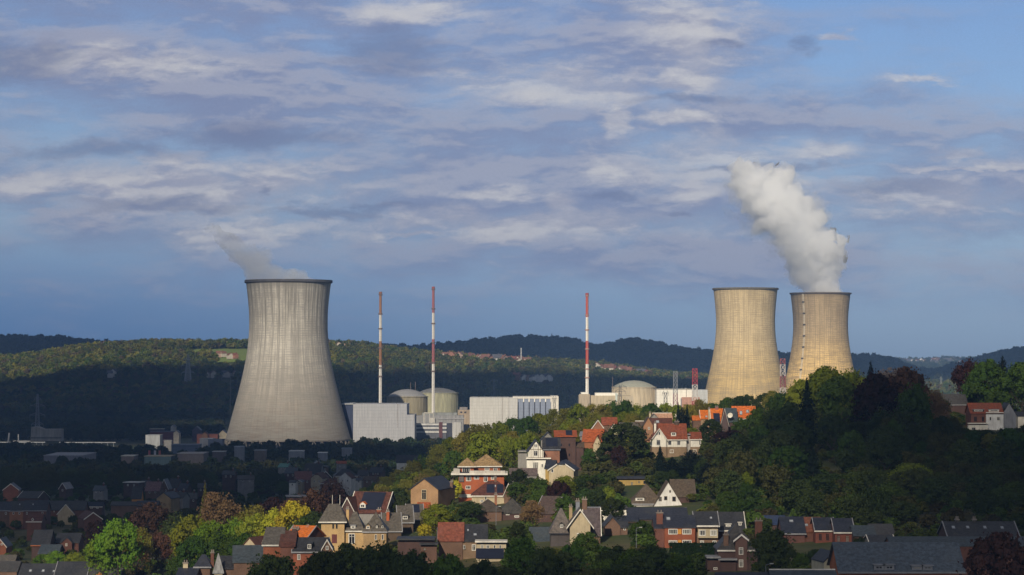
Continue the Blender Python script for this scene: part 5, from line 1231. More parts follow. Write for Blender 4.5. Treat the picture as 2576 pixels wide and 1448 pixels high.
house('dark blue roofed villa partly hidden in the trees above the terraced rows', 640, [V(x=(1926, 1976), r=1297, e=1318, b=1340, k='S', L=11, w=DBR, f=surf('slate', (.03, .05, .12)))])

# ---- tiny houses of the villages on the far slopes
def tiny_proto(wc, rc):
    mb = MB(); prof = [(-4.5, -2), (4.5, -2), (4.5, 5), (0, 8.3), (-4.5, 5)]
    vs = [(x, -5, z) for x, z in prof] + [(x, 5, z) for x, z in prof]
    mb.add(vs, [(0, 1, 2, 3, 4), (9, 8, 7, 6, 5)] + [(i, 5 + i, 5 + (i + 1) % 5, (i + 1) % 5) for i in range(5)], 0)
    for s_ in (-1, 1):
        pts = [(0, -5.5, 8.7), (s_ * 5.2, -5.5, 4.9), (s_ * 5.2, 5.5, 4.9), (0, 5.5, 8.7)]
        mb.slab(pts if s_ < 0 else pts[::-1], .3, 1)
    mb.box(2, 3, -2, -1, 6, 9.6, 1)
    me_o = mb.build('village_house', [surf('paint', wc), surf('tile', rc)])
    me = me_o.data; bpy.data.objects.remove(me_o); return me
protos = [tiny_proto((.46, .42, .36), (.19, .095, .065)), tiny_proto((.34, .25, .20), (.21, .10, .07)), tiny_proto((.65, .63, .60), (.10, .10, .12)), tiny_proto((.30, .15, .11), (.22, .08, .06))]
TINY = []
def village(n, px0, px1, py0, py1, d0, d1, label, group, w=(3, 3, 2, 2), sc=(1.15, 1.7)):
    r = random.Random(hash(n * 31 + int(px0)) % 10007)
    for i in range(n):
        px = px0 + (px1 - px0) * (i + r.random()) / n; d = d0 + (d1 - d0) * r.random()
        if py1 > py0:      # march to the depth where the ground shows at the wanted height
            py = py0 + (py1 - py0) * r.random(); best = None
            for q in np.arange(d0, d1, 20.0):
                e = abs(900 - (gz(px, q) - CZ) * F / q - py)
                if best is None or e < best[0]: best = (e, q)
            d = best[1]
        o = bpy.data.objects.new('village_house', r.choices(protos, w)[0]); scene.collection.objects.link(o)
        s_ = sc[0] + (sc[1] - sc[0]) * r.random()
        o.location = (xat(px, d), d, gz(px, d) + 3); o.rotation_euler = (0, 0, r.random() * 3.1); o.scale = (s_, s_, s_)
        tag(o, label, 'house', group); TINY.append((px, d, s_))
village(30, 1112, 1330, 880, 900, 3900, 4400, 'tiny red-roofed house of the village strung along the hilltop right of the tall chimneys', 'hilltop village houses')
village(14, 1500, 1640, 898, 925, 3800, 4300, 'tiny house of the hamlet on the slope right of the bright red banded chimney', 'hamlet on the slope')
village(40, 2258, 2420, 900, 925, 9300, 10400, 'minute pale house of the far town in the gap between the blue hills', 'far town in the gap', (3, 0, 6, 0), (2.0, 3.0))
village(5, 510, 605, 946, 958, 3600, 4000, 'tiny pale house on the dark slope left of the grey cooling tower', 'houses on the left slope', (2, 0, 4, 0), (.8, 1.1))
village(2, 266, 290, 948, 956, 3600, 4000, 'small white house alone in the dark wooded hillside at left', 'lone white houses in the wood', (0, 0, 4, 0), (.9, 1.1))
village(4, 540, 600, 897, 908, 3900, 4400, 'tiny red-roofed farmhouse at the edge of the bright green field', 'farmhouses by the green field', (2, 3, 0, 1), (.8, 1.1))
village(9, 1295, 1390, 938, 965, 3450, 3900, 'tiny grey house on the dark slope above the white panelled hall', 'houses above the white hall', (1, 1, 4, 2), (.9, 1.3))
village(6, 1640, 1780, 905, 935, 3700, 4300, 'tiny house on the slope left of the middle cooling tower', 'houses left of the middle cooling tower', (2, 2, 1, 2), (.9, 1.2))
village(4, 845, 880, 874, 884, 4000, 4400, 'tiny cream house beside the right shoulder of the grey cooling tower', 'houses beside the tower shoulder', (4, 1, 0, 0), (.9, 1.2))

# street furniture and a car among the gardens
def lamp(px, d, ytop, label):
    z0 = gz(px, d); h = max(zat(ytop, d) - z0, 5)
    t = thing('street_lamp', label, 'street lamp', (xat(px, d), d, z0), 0, 'street lamps in the near streets')
    q = MB(); q.bar((0, 0, -.3), (0, 0, h), .09, 6, 0, .05).bar((0, 0, h), (.9, 0, h + .25), .05, 5); q.build('pole', LEAD, t)
    q = MB(); q.box(.7, 1.35, -.14, .14, h + .16, h + .32); q.build('lamp_head', surf('paint', (.4, .4, .38)), t)
lamp(1600, 560, 1330, 'street lamp rising from the trees left of the red terraced house')
lamp(1925, 440, 1422, 'street lamp at the bottom edge beside the pedimented stair tower')
lamp(1248, 690, 1330, 'street lamp below the brown-roofed houses')
lamp(1100, 640, 1345, 'street lamp left of the rusty red roof')
o = c0.copy(); o.data = c0.data.copy(); o.data.materials[0] = surf('paint', (.03, .04, .07)); scene.collection.objects.link(o)
o.location = (xat(1482, 800), 800, gz(1482, 800)); o.rotation_euler = (0, 0, 1.4); tag(o, 'dark car parked beside the tall dark brick house', 'car'); del o['group']
VIS.append((1470, 1494, 1156, 1168, 800))
# ------------------------------------------------------------------ trees
def leaf_mesh(name, P, N, S, mats, rs):
    """one small face pair per leaf clump: centres P, normals N, sizes S"""
    n = len(P)
    N = N / np.maximum(np.linalg.norm(N, axis=1, keepdims=True), 1e-6)
    a = rs.normal(size=(n, 3)); a -= (a * N).sum(1, keepdims=True) * N; a /= np.maximum(np.linalg.norm(a, axis=1, keepdims=True), 1e-6)
    b = np.cross(N, a)
    S = S[:, None]
    bend = N * S * 0.35
    V_ = np.stack([P - a * S - bend, P - b * S * .8, P + a * S - bend, P + b * S * .8], 1).reshape(-1, 3)
    me = bpy.data.meshes.new(name)
    me.vertices.add(4 * n); me.vertices.foreach_set('co', V_.astype(np.float32).ravel())
    me.loops.add(4 * n); me.loops.foreach_set('vertex_index', np.arange(4 * n, dtype=np.int32))
    me.polygons.add(n); me.polygons.foreach_set('loop_start', np.arange(0, 4 * n, 4, dtype=np.int32)); me.polygons.foreach_set('loop_total', np.full(n, 4, dtype=np.int32))
    for m_ in mats: me.materials.append(m_)
    me.update(calc_edges=True)
    return me
def crown_pts(seed, kind, n):
    rs = np.random.default_rng(seed)
    if kind in ('broad', 'round', 'sparse', 'tall'):
        nl = {'broad': 60, 'round': 85, 'sparse': 40, 'tall': 60}[kind]
        c = rs.normal(size=(nl * 3, 3)); c /= np.linalg.norm(c, axis=1, keepdims=True)
        c = c[c[:, 2] > -0.55][:nl]
        rad = rs.uniform(.55, 1.0, (len(c), 1)) if kind != 'round' else rs.uniform(.8, 1.0, (len(c), 1))
        c = c * rad
        ax = {'broad': (.36, .36, .34), 'round': (.40, .40, .36), 'sparse': (.36, .36, .36), 'tall': (.34, .34, .40)}[kind]
        c = c * ax; c[:, 2] += .60 if kind != 'tall' else .56
        lr = rs.uniform(.10, .19, len(c)) * {'broad': .68, 'round': .58, 'sparse': 1, 'tall': .68}[kind]
        li = rs.integers(0, len(c), n)
        u = rs.normal(size=(n, 3)); u /= np.linalg.norm(u, axis=1, keepdims=True)
        u[:, 2] = np.where(u[:, 2] < -.3, -u[:, 2], u[:, 2])
        rr = (rs.uniform(.25 if kind != 'sparse' else 0, 1, n) ** .3)[:, None]
        P = c[li] + u * lr[li][:, None] * rr * (1 + .10 * rs.normal(size=(n, 1)))
        N = u + rs.normal(size=(n, 3)) * (.28 if kind != 'sparse' else .8)
        k = int(n * .11)           # loose twigs reaching out of and between the lobes
        v = rs.normal(size=(k, 3)); v /= np.linalg.norm(v, axis=1, keepdims=True)
        P[:k] = v * np.array(ax) * rs.uniform(.5, 1.3, (k, 1)) + (0, 0, .6 if kind != 'tall' else .56)
        S = rs.uniform(.013, .027, n) * (0.8 if kind == 'sparse' else 1)
        P[:, 2] = np.clip(P[:, 2], .08, 1.02)
    else:                           # conifers
        z = 1 - rs.uniform(0, 1, n) ** .62
        nb = 11
        lev = np.floor(z * 17); az = (rs.integers(0, nb, n) / nb + lev * .381) * 2 * np.pi + rs.normal(size=n) * .13
        R_ = (.46 if kind == 'spruce' else .50) * (1 - z) ** (.85 if kind == 'spruce' else .5) * (.75 + .3 * np.sin(lev * 2.3 + az * 2))
        rr = R_ * rs.uniform(.1, 1, n) ** .55
        P = np.stack([np.cos(az) * rr, np.sin(az) * rr, .06 + z * .94 - rr * (.28 if kind == 'spruce' else .02) + rs.normal(size=n) * .008], 1)
        N = np.stack([np.cos(az) * .5, np.sin(az) * .5, np.ones(n)], 1) + rs.normal(size=(n, 3)) * .4
        S = rs.uniform(.012, .028, n)
    return P, N, S, rs
def trunk_mesh(seed, kind):
    rs = random.Random(seed); mb = MB()
    if kind in ('spruce', 'cedar'):
        mb.bar((0, 0, -.08), (0, 0, .98), .022, 6, 0, .003)
    else:
        p = Vector((0, 0, -.08)); pts = [p]
        for k in range(4):
            p = p + Vector((rs.uniform(-.015, .015), rs.uniform(-.015, .015), .12)); pts.append(p)
        for k in range(4):
            mb.bar(pts[k], pts[k + 1], .028 - k * .005, 6, 0, .028 - (k + 1) * .005)
        for k in range(9):
            a = k * 2.4 + rs.random(); s_ = pts[rs.choice((2, 3, 4))]
            e = s_ + Vector((math.cos(a) * .2, math.sin(a) * .2, rs.uniform(.12, .32)))
            mb.bar(s_, e, .011, 5, 0, .005)
            for q in range(2):
                mb.bar(e, e + Vector((math.cos(a + q - .5) * .1, math.sin(a + q - .5) * .1, rs.uniform(.03, .12))), .005, 4, 0, .002)
    o = mb.build('trunk', BARK); me = o.data; bpy.data.objects.remove(o)
    return me
PROTO = {}
for kind, cnt, nlf in (('broad', 5, 7500), ('round', 3, 9000), ('sparse', 4, 6500), ('tall', 2, 7500), ('spruce', 2, 4200), ('cedar', 2, 4200)):
    PROTO[kind] = []
    for i in range(cnt):
        P, N, S, rs = crown_pts(100 + i * 7 + len(kind), kind, nlf)
        PROTO[kind].append((leaf_mesh('crown_leaves', P, N, S, [LEAF], rs), trunk_mesh(i + 5, kind)))
SP = {  # species: prototype kinds, colour, wording, category
 'green': (('broad', 'round', 'tall'), (.050, .088, .018), 'green broadleaf tree'),
 'dark': (('broad', 'round'), (.036, .052, .018), 'dark green broadleaf tree'),
 'bright': (('broad', 'round'), (.095, .165, .018), 'bright green tree in fresh leaf'),
 'olive': (('sparse', 'tall', 'sparse', 'broad'), (.175, .165, .034), 'olive-brown budding tree'),
 'lime': (('broad', 'round'), (.150, .175, .022), 'yellowish green tree'),
 'yellow': (('round', 'broad'), (.40, .37, .035), 'yellow-flowering tree'),
 'copper': (('broad', 'round'), (.085, .048, .033), 'copper-red beech tree'),
 'maroon': (('round', 'broad'), (.034, .018, .018), 'dark maroon tree'),
 'bare': (('sparse',), (.21, .125, .065), 'brownish half-bare tree'),
 'grey': (('sparse',), (.18, .16, .15), 'grey leafless-looking tree'),
 'spruce': (('spruce',), (.016, .028, .020), 'black-green conifer'),
 'cedar': (('cedar',), (.014, .022, .022), 'blue-black cedar'),
 'gold': (('spruce',), (.15, .14, .03), 'golden conifer')}
TREES = []
GREC = {}
def tree(px, d, top, wpx, sp, label=None, group=None, h=None):
    kinds, col, words = SP[sp]
    me_c, me_t = rng.choice(PROTO[rng.choice(kinds)])
    z0 = gz(px, d); H = (zat(top, d) - z0) if h is None else h
    W = wpx * d / F / .92
    if H < 2: return None
    if sp not in ('spruce', 'cedar', 'gold'): W = max(W, .74 * H)
    elif sp == 'gold': W = max(W, .4 * H)
    nm = {'spruce': 'conifer_tree', 'cedar': 'conifer_tree', 'gold': 'conifer_tree'}.get(sp, 'broadleaf_tree')
    t = thing(nm, label or words, 'tree', (xat(px, d), d, z0), rng.random() * 6.28, group)
    c = bpy.data.objects.new('crown', me_c); k = bpy.data.objects.new('trunk', me_t)
    for o in (c, k):
        scene.collection.objects.link(o); o.parent = t
    t.scale = (W, W, H)
    v = rng.uniform(.78, 1.25); hue = rng.uniform(.9, 1.1)
    c.color = (col[0] * v * hue, col[1] * v, col[2] * v, 1)
    TREES.append((xat(px, d), d, W / 2))
    return t
S_ = lambda *a: tree(*a)
special = [
 (1213, 865, 1088, 112, 'lime', 'big rounded yellow-green chestnut standing out of the ridge wood behind the tan-roofed villa'),
 (1302, 800, 1180, 62, 'dark', 'round dark green tree right of the tan-roofed villa'),
 (1145, 795, 1208, 34, 'yellow', 'small golden yellow tree between the brick gable and the tan-roofed villa'),
 (1100, 660, 1268, 92, 'lime', 'large yellow-green tree between the grey row houses and the rusty red roof'),
 (1068, 655, 1318, 44, 'yellow', 'low golden bush at the foot of the large yellow-green tree'),
 (1185, 700, 1262, 74, 'dark', 'dark tree between the large yellow-green tree and the brown shaded roofs'),
 (1570, 845, 1066, 128, 'dark', 'broad dark green tree between the orange-roofed house and the white villa'),
 (1528, 848, 1120, 60, 'dark', 'dark tree leaning over the cream-striped orange house'), (1556, 815, 1122, 52, 'maroon', 'small maroon tree below the broad dark green tree'),
 (1660, 800, 1122, 66, 'spruce', 'left one of the two black conifers in front of the white villa'), (1738, 795, 1132, 120, 'cedar', 'wide blue-black cedar in front of the white villa'),
 (1690, 780, 1150, 90, 'cedar', 'blue-black cedar in the gap below the white villa'), (1776, 775, 1165, 70, 'cedar', 'smaller cedar right of the wide one below the white villa'),
 (1706, 960, 1013, 34, 'spruce', 'left peak of the pair of black conifers behind the white villa'), (1728, 958, 1016, 38, 'spruce', 'right peak of the pair of black conifers behind the white villa'), (1716, 952, 1024, 46, 'cedar', 'stout black conifer in front of the pair behind the white villa'),
 (1838, 880, 1084, 92, 'maroon', 'wide maroon tree in the wood right of the white villa'), (1788, 895, 1056, 66, 'dark', 'dark tree right behind the white villa annex'), (1868, 905, 1052, 70, 'green', 'green tree under the rightmost orange roof'), (1905, 900, 1026, 60, 'green', 'green tree right of the rightmost orange roof'),
 (2030, 850, 955, 108, 'spruce', 'tall black-green spruce in front of the right-hand cooling tower'), (1985, 870, 1010, 90, 'dark', 'dark tree left of the tall spruce'),
 (2078, 915, 926, 92, 'lime', 'sunlit yellow-green treetop below the cooling tower with the plume'), (2142, 925, 928, 84, 'lime', 'second sunlit treetop, right of the cooling tower foot'), (2020, 930, 958, 60, 'lime', 'small sunlit treetop left of the cooling tower foot'),
 (2110, 880, 950, 100, 'green', 'green tree under the two sunlit treetops'), (2190, 880, 908, 44, 'cedar', 'black cedar spike against the sky right of the towers'), (2200, 870, 932, 60, 'maroon', 'maroon tree under the black cedar spike'),
 (2245, 890, 930, 54, 'grey', 'grey bare tree against the blue hills'), (2282, 880, 928, 62, 'copper', 'reddish thin tree right of the grey bare tree'), (2311, 870, 944, 26, 'spruce', 'little spruce at the left lip of the valley gap'),
 (2300, 850, 968, 70, 'green', 'green tree under the little spruce'), (2345, 860, 985, 60, 'bare', 'brownish tree at the edge of the valley gap'),
 (2437, 1030, 903, 66, 'maroon', 'tall purple-black tree at the right lip of the valley gap'), (2482, 1000, 908, 62, 'green', 'thin green tree between the purple tree and the cedar'), (2522, 1000, 896, 62, 'cedar', 'tall dark cedar near the right edge'),
 (2572, 990, 915, 110, 'green', 'large rounded green tree at the right edge'), (2450, 1020, 975, 80, 'dark', 'dark tree under the tall purple-black tree'), (2505, 985, 985, 80, 'green', 'green tree behind the red-roofed white house'),
 (2292, 700, 1168, 112, 'lime', 'pale leafed tree catching light in the dark wood at right'), (2440, 705, 1200, 120, 'dark', 'round dark tree hiding the hipped brick house'),
 (2508, 405, 1346, 150, 'maroon', 'big dark maroon tree in the bottom right corner'), (1940, 500, 1330, 130, 'dark', 'round dark tree beside the pedimented stair tower'),
 (688, 725, 1280, 62, 'yellow', 'left one of the two yellow-flowering trees'), (742, 715, 1265, 98, 'yellow', 'right and larger yellow-flowering tree'), (790, 790, 1228, 84, 'copper', 'copper-red tree behind the yellow-flowering trees'),
 (838, 850, 1209, 74, 'maroon', 'round purple-black tree above the copper-red one'), (740, 800, 1258, 60, 'copper', 'smaller copper tree left of the copper-red one'), (690, 830, 1255, 60, 'maroon', 'dark reddish tree behind the yellow-flowering pair'),
 (552, 800, 1244, 118, 'bare', 'wide dome-shaped brown half-bare tree'), (517, 850, 1214, 54, 'gold', 'slim golden conifer rising over the wood'), (636, 790, 1275, 60, 'olive', 'olive tree right of the dome-shaped brown tree'),
 (300, 740, 1309, 108, 'bright', 'large bright green tree at lower left'), (345, 760, 1330, 60, 'olive', 'dull olive tree right of the large bright green one'), (262, 745, 1345, 50, 'bright', 'small bright green tree left of the large one'),
 (385, 830, 1268, 120, 'copper', 'tall reddish-brown tree above the large bright green one'), (350, 780, 1360, 70, 'bare', 'brown tree below the tall reddish-brown one'), (245, 815, 1312, 76, 'maroon', 'dark maroon tree left of the large bright green one'),
 (445, 790, 1290, 84, 'dark', 'near-black tree right of the tall reddish-brown one'), (410, 770, 1340, 70, 'copper', 'low reddish tree between the near-black one and the bright one'),
 (145, 795, 1386, 70, 'bright', 'bright green bush above the long slate roof'), (108, 800, 1396, 50, 'bright', 'low bright green bush at the left of the long slate roof'), (190, 790, 1392, 60, 'lime', 'yellow-green bush right of the bright one'),
 (485, 745, 1300, 66, 'lime', 'sunlit yellow-green tree, leftmost of the bright hedge line'), (530, 730, 1312, 70, 'bright', 'bright green tree under the dome-shaped brown tree'), (590, 735, 1302, 76, 'bright', 'bright green tree left of the cream gabled house'),
 (640, 728, 1296, 70, 'lime', 'yellow-green tree left of the yellow-flowering pair'), (560, 690, 1340, 90, 'green', 'green tree above the dark pyramid roof'), (490, 700, 1352, 80, 'green', 'green tree left of the dark pyramid roof'), (620, 670, 1345, 80, 'green', 'green tree in front of the bright row'),
 (685, 505, 1388, 118, 'dark', 'dark round tree in front of the long red brick house'), (790, 700, 1290, 40, 'dark', 'dark tree left of the yellow brick tower'), (760, 690, 1300, 60, 'green', 'green tree between the yellow-flowering tree and the tower house'),
 (880, 505, 1372, 130, 'dark', 'broad dark tree below the yellow brick tower house'), (960, 500, 1362, 120, 'dark', 'broad dark tree below the mansard wing'), (1040, 485, 1384, 110, 'dark', 'dark tree below the flat dark annex'),
 (815, 490, 1392, 90, 'dark', 'dark tree right of the red brick house'), (1130, 480, 1398, 100, 'green', 'green tree in the bottom middle'), (1215, 470, 1412, 90, 'dark', 'dark tree under the cream annex'),
 (1310, 520, 1352, 100, 'green', 'green tree left of the chateau-like house'), (1370, 500, 1378, 100, 'dark', 'dark tree below the chateau-like house'), (1475, 560, 1340, 90, 'green', 'leafy green tree covering the foot of the cream gable'), (1440, 520, 1362, 80, 'green', 'green tree in front of the cream gable'),
 (1545, 520, 1372, 100, 'dark', 'dark tree below the blank brick gable'), (1612, 600, 1312, 66, 'green', 'green tree between the blank brick gable and the red terraced house'), (1640, 510, 1368, 100, 'dark', 'dark tree below the red terraced house'),
 (1590, 500, 1385, 90, 'green', 'green tree below the dark hedge corner'), (1710, 500, 1392, 90, 'green', 'green tree below the terraced houses'), (2050, 530, 1384, 60, 'dark', 'dark bush between the brick terraces and the large slate roof'), (2010, 520, 1392, 60, 'green', 'green bush right of the round dark tree beside the tower'), (2085, 545, 1386, 50, 'dark', 'dark bush above the pale stone gable'), (2160, 540, 1352, 40, 'dark', 'dark shrub behind the large slate roof'),
 (1300, 760, 1215, 60, 'green', 'green tree right of the low solar roof'),
 (1360, 740, 1205, 70, 'green', 'green tree below the cream clipped gable'), (1420, 745, 1198, 70, 'lime', 'light green tree right of the cream clipped gable'), (1405, 700, 1212, 70, 'maroon', 'maroon tree above the chateau-like roof'), (1470, 770, 1195, 60, 'green', 'green tree in the middle of the hillside gardens'),
 (1500, 690, 1225, 60, 'dark', 'dark tree left of the yellow flat-roofed house'), (1530, 720, 1225, 44, 'lime', 'light bush beside the yellow flat-roofed house'), (1540, 660, 1255, 70, 'dark', 'dark tree above the white flat block'), (1340, 660, 1262, 70, 'bare', 'brown tree left of the chateau-like house'),
 (1000, 790, 1225, 60, 'dark', 'dark green tree left of the brick gable'), (1010, 720, 1248, 50, 'dark', 'dark tree in front of the brick gable corner')]
for a in special: tree(*a)
tops = [(850, 1262), (900, 1238), (960, 1202), (1000, 1180), (1040, 1155), (1080, 1130), (1130, 1100), (1180, 1074), (1240, 1058), (1300, 1050), (1350, 1040), (1400, 1032), (1450, 1022), (1500, 1016), (1560, 1009), (1640, 1010),
        (1700, 1020), (1760, 1011), (1850, 999), (1920, 992), (1960, 984), (2010, 965), (2040, 945), (2150, 940), (2230, 950), (2300, 965), (2340, 992), (2405, 998), (2430, 950), (2500, 925), (2700, 910)]
topline = lambda px: float(np.interp(px, [a for a, b in tops], [b for a, b in tops]))
def blocked(px, d, w_, top):
    for xl, xr, yt, yb, hd in VIS:
        if hd > d + 2 and px + w_ * .42 > xl and px - w_ * .42 < xr and top < yb - 3:
            return True
    x = xat(px, d)
    for fx, fy, fr in FOOT:
        if (fx - x) ** 2 + (fy - d) ** 2 < (fr + 1.5) ** 2:
            return True
    return False
def fill(n, px0, px1, d0, d1, h0, h1, w0, w1, species, place, tries=14, ov=.62, useline=False, stuff=False):
    made = 0
    for i in range(n * tries):
        if made >= n: break
        px = rng.uniform(px0, px1); d = rng.uniform(d0, d1); W = rng.uniform(w0, w1); h = rng.uniform(h0, h1)
        wpx = W * F / d; z = gz(px, d); top = 900 - (z + h - CZ) * F / d
        if useline:
            tl = topline(px) + rng.uniform(2, 9)
            if top < tl: top = tl; h = zat(top, d) - z
            if h < 4.5: continue
        x = xat(px, d)
        if any((a - x) ** 2 + (b - d) ** 2 < ((r_ + W / 2) * ov) ** 2 for a, b, r_ in TREES): continue
        if blocked(px, d, wpx, top):
            if not useline or h < 5: continue
            ok = False
            for f_ in (.75, .55, .4):
                if not blocked(px, d, wpx * .7, 900 - (z + h * f_ - CZ) * F / d): h *= f_; W *= .7; wpx *= .7; ok = True; break
            if not ok or h < 3: continue
        sp = rng.choices([s for s, _ in species], [q for _, q in species])[0]
        if stuff:
            STUFF.append((x, d, z, W / .92, h)); TREES.append((x, d, W / 2)); made += 1; continue
        if tree(px, d, 0, wpx, sp, SP[sp][2] + ' ' + place, SP[sp][2] + 's ' + place, h=h): made += 1
# skyline row of the ridge wood
px = 862.0
while px < 1960:
    d = rng.uniform(1030, 1085); W = rng.uniform(7, 11)
    sp = rng.choices(('olive', 'lime', 'green', 'bare'), (5, 4, 1.5, .4))[0] if px < 1800 else rng.choices(('green', 'dark', 'olive'), (3, 4, 1))[0]
    tree(px, d, topline(px) + rng.uniform(-3, 7), W * F / d, sp, SP[sp][2] + ' in the skyline row of the ridge wood', SP[sp][2] + 's in the skyline row of the ridge wood')
    px += W * F / d * rng.uniform(.5, .68)
px = 1960.0
while px < 2600:
    d = rng.uniform(930, 990) if px < 2380 else rng.uniform(1010, 1050); W = rng.uniform(8, 12)
    sp = rng.choices(('green', 'dark', 'olive'), (4, 4, 1))[0]
    tree(px, d, topline(px) + rng.uniform(0, 12), W * F / d, sp, SP[sp][2] + ' in the skyline row of the dark wood at right', SP[sp][2] + 's in the skyline row of the dark wood at right')
    px += W * F / d * rng.uniform(.6, .8)
OL = (('olive', 4.5), ('lime', 4), ('green', 1.5), ('bare', .3))
DKW = (('dark', 6), ('green', 4), ('spruce', .8), ('olive', .5))
fill(44, 870, 1780, 880, 1040, 9, 14, 7, 11, OL, 'in the ridge wood', useline=True, ov=.5)
fill(34, 1780, 2640, 730, 930, 10, 16, 9, 13, DKW, 'in the dark wood at right', useline=True, ov=.5)
STUFF = []
fill(40, 1780, 2640, 700, 930, 9, 15, 8, 12, DKW, '', useline=True, ov=.45, stuff=True)
fill(46, 2240, 2640, 660, 790, 5, 9, 8, 11, DKW, '', ov=.34, stuff=True, useline=True)
fill(60, 2240, 2640, 770, 940, 3, 5.5, 7, 10, DKW, '', ov=.3, stuff=True)
fill(40, 0, 900, 820, 1290, 4, 8, 6, 9, (('dark', 6), ('green', 3)), '', ov=.4, stuff=True)
fill(30, 900, 1960, 480, 700, 3, 6, 6, 9, (('dark', 6), ('green', 3)), '', ov=.4, stuff=True)
fill(30, 1960, 2640, 610, 740, 6, 11, 8, 12, DKW, '', ov=.42, stuff=True)
fill(28, 1200, 1960, 620, 860, 4, 8, 4, 7, (('dark', 4), ('green', 5), ('lime', 1)), 'in the hillside gardens', ov=.55)
fill(70, -30, 900, 1290, 1600, 9, 15, 9, 13, (('dark', 8), ('green', 2), ('olive', .6)), '', ov=.42, stuff=True)
fill(40, 870, 1700, 900, 1040, 8, 12, 7, 11, OL, '', useline=True, ov=.4, stuff=True)
fill(14, -30, 900, 830, 1250, 5, 9, 5, 8, (('dark', 5), ('green', 4), ('copper', .5)), 'among the valley roofs', ov=.55)
fill(10, 420, 900, 640, 800, 4, 9, 6, 10, (('green', 5), ('bright', 3), ('lime', 2)), 'on the green slope at lower left', ov=.5)
fill(12, 950, 1800, 440, 560, 5, 9, 8, 12, (('dark', 6), ('green', 4)), 'along the bottom of the picture', ov=.5)
# clipped hedge
h_ = MB(); q0 = xat(1684, 575); q1 = xat(1807, 575); zg = gz(1745, 575)
P, N, S, rs = [], [], [], np.random.default_rng(3)
n = 5200
P = np.stack([rs.uniform(q0, q1, n), rs.uniform(575, 579, n), zg + rs.uniform(-.5, 1, n) * (zat(1371, 575) - zg)], 1)
f_ = rs.random(n); P[:, 1] = np.where(f_ < .45, 575 + rs.normal(size=n) * .15, P[:, 1]); P[:, 2] = np.where(f_ > .6, zat(1371, 575) + rs.normal(size=n) * .12, P[:, 2])
N = np.where((f_ < .45)[:, None], (0, -1, .3), (0, -.2, 1)) + rs.normal(size=(n, 3)) * .4
o = bpy.data.objects.new('hedge', leaf_mesh('hedge_leaves', P, N, rs.uniform(.12, .3, n), [LEAF], rs)); scene.collection.objects.link(o)
o.color = (.016, .030, .012, 1); tag(o, 'tall dark clipped hedge in front of the red terraced house', 'hedge')

# ------------------------------------------------------------------ woods far away (one object each)
def far_woods(name, label, pts, cols, kinds=('round', 'broad', 'tall'), nleaf=230, seed=5, near=False):
    mat = forest_mat(name + '_leaves', cols)
    coll = bpy.data.collections.new(name + '_kinds')
    for i, k in enumerate(kinds + kinds[:2]):
        P, N, S, rs = crown_pts(seed + i * 3, k, nleaf)
        S = S * (1 if near else 4.6)
        me = leaf_mesh('far_crown', P, N, S, [mat], rs)
        coll.objects.link(bpy.data.objects.new('far_crown_%d' % i, me))
    me = bpy.data.meshes.new(name)
    me.vertices.add(len(pts)); me.vertices.foreach_set('co', pts[:, :3].astype(np.float32).ravel())
    at = me.attributes.new('size', 'FLOAT_VECTOR', 'POINT')
    sz = np.stack([pts[:, 3], pts[:, 3], pts[:, 4]], 1).astype(np.float32); at.data.foreach_set('vector', sz.ravel())
    at = me.attributes.new('turn', 'FLOAT', 'POINT'); at.data.foreach_set('value', nrng.uniform(0, 6.28, len(pts)).astype(np.float32))
    at = me.attributes.new('pick', 'INT', 'POINT'); at.data.foreach_set('value', nrng.integers(0, len(kinds) + 2, len(pts)).astype(np.int32))
    me.update()
    o = bpy.data.objects.new(name, me); scene.collection.objects.link(o)
    ng = bpy.data.node_groups.new(name, 'GeometryNodeTree')
    ng.interface.new_socket('Geometry', in_out='INPUT', socket_type='NodeSocketGeometry')
    ng.interface.new_socket('Geometry', in_out='OUTPUT', socket_type='NodeSocketGeometry')
    N_ = ng.nodes.new; L_ = ng.links.new
    gi, go_ = N_('NodeGroupInput'), N_('NodeGroupOutput')
    ci = N_('GeometryNodeCollectionInfo'); ci.inputs['Collection'].default_value = coll; ci.inputs['Separate Children'].default_value = True; ci.inputs['Reset Children'].default_value = True
    ip = N_('GeometryNodeInstanceOnPoints'); ip.inputs['Pick Instance'].default_value = True
    def na(nm, ty):
        a = N_('GeometryNodeInputNamedAttribute'); a.data_type = ty; a.inputs['Name'].default_value = nm
        return a.outputs['Attribute']
    cx = N_('ShaderNodeCombineXYZ'); L_(na('turn', 'FLOAT'), cx.inputs[2])
    L_(gi.outputs[0], ip.inputs['Points']); L_(ci.outputs[0], ip.inputs['Instance']); L_(na('pick', 'INT'), ip.inputs['Instance Index'])
    L_(cx.outputs[0], ip.inputs['Rotation']); L_(na('size', 'FLOAT_VECTOR'), ip.inputs['Scale']); L_(ip.outputs[0], go_.inputs[0])
    md = o.modifiers.new('trees', 'NODES'); md.node_group = ng
    tag(o, label, 'wood', kind='stuff')
    return o
def scatter(n, px0, px1, d0, d1, w0, w1, skip=None, hk=1.15):
    # even over the ground, not over the picture
    d = np.sqrt(nrng.uniform(d0 ** 2, d1 ** 2, n)); px = nrng.uniform(px0, px1, n)
    x = (px - 1288) / F * d
    keep = np.ones(n, bool)
    if skip is not None: keep &= ~skip(px, d)
    for tp, td, ts in TINY:
        keep &= ~((np.abs(px - tp) < 1.1 * ts * 7 * F / td / 2 + 3) & (d < td + 8) & (d > td - 130))
    px, d, x = px[keep], d[keep], x[keep]
    z = ground(x, d); w_ = nrng.uniform(w0, w1, len(d))
    return np.stack([x, d, z - .06 * w_, w_, w_ * hk * nrng.uniform(.8, 1.15, len(d))], 1)
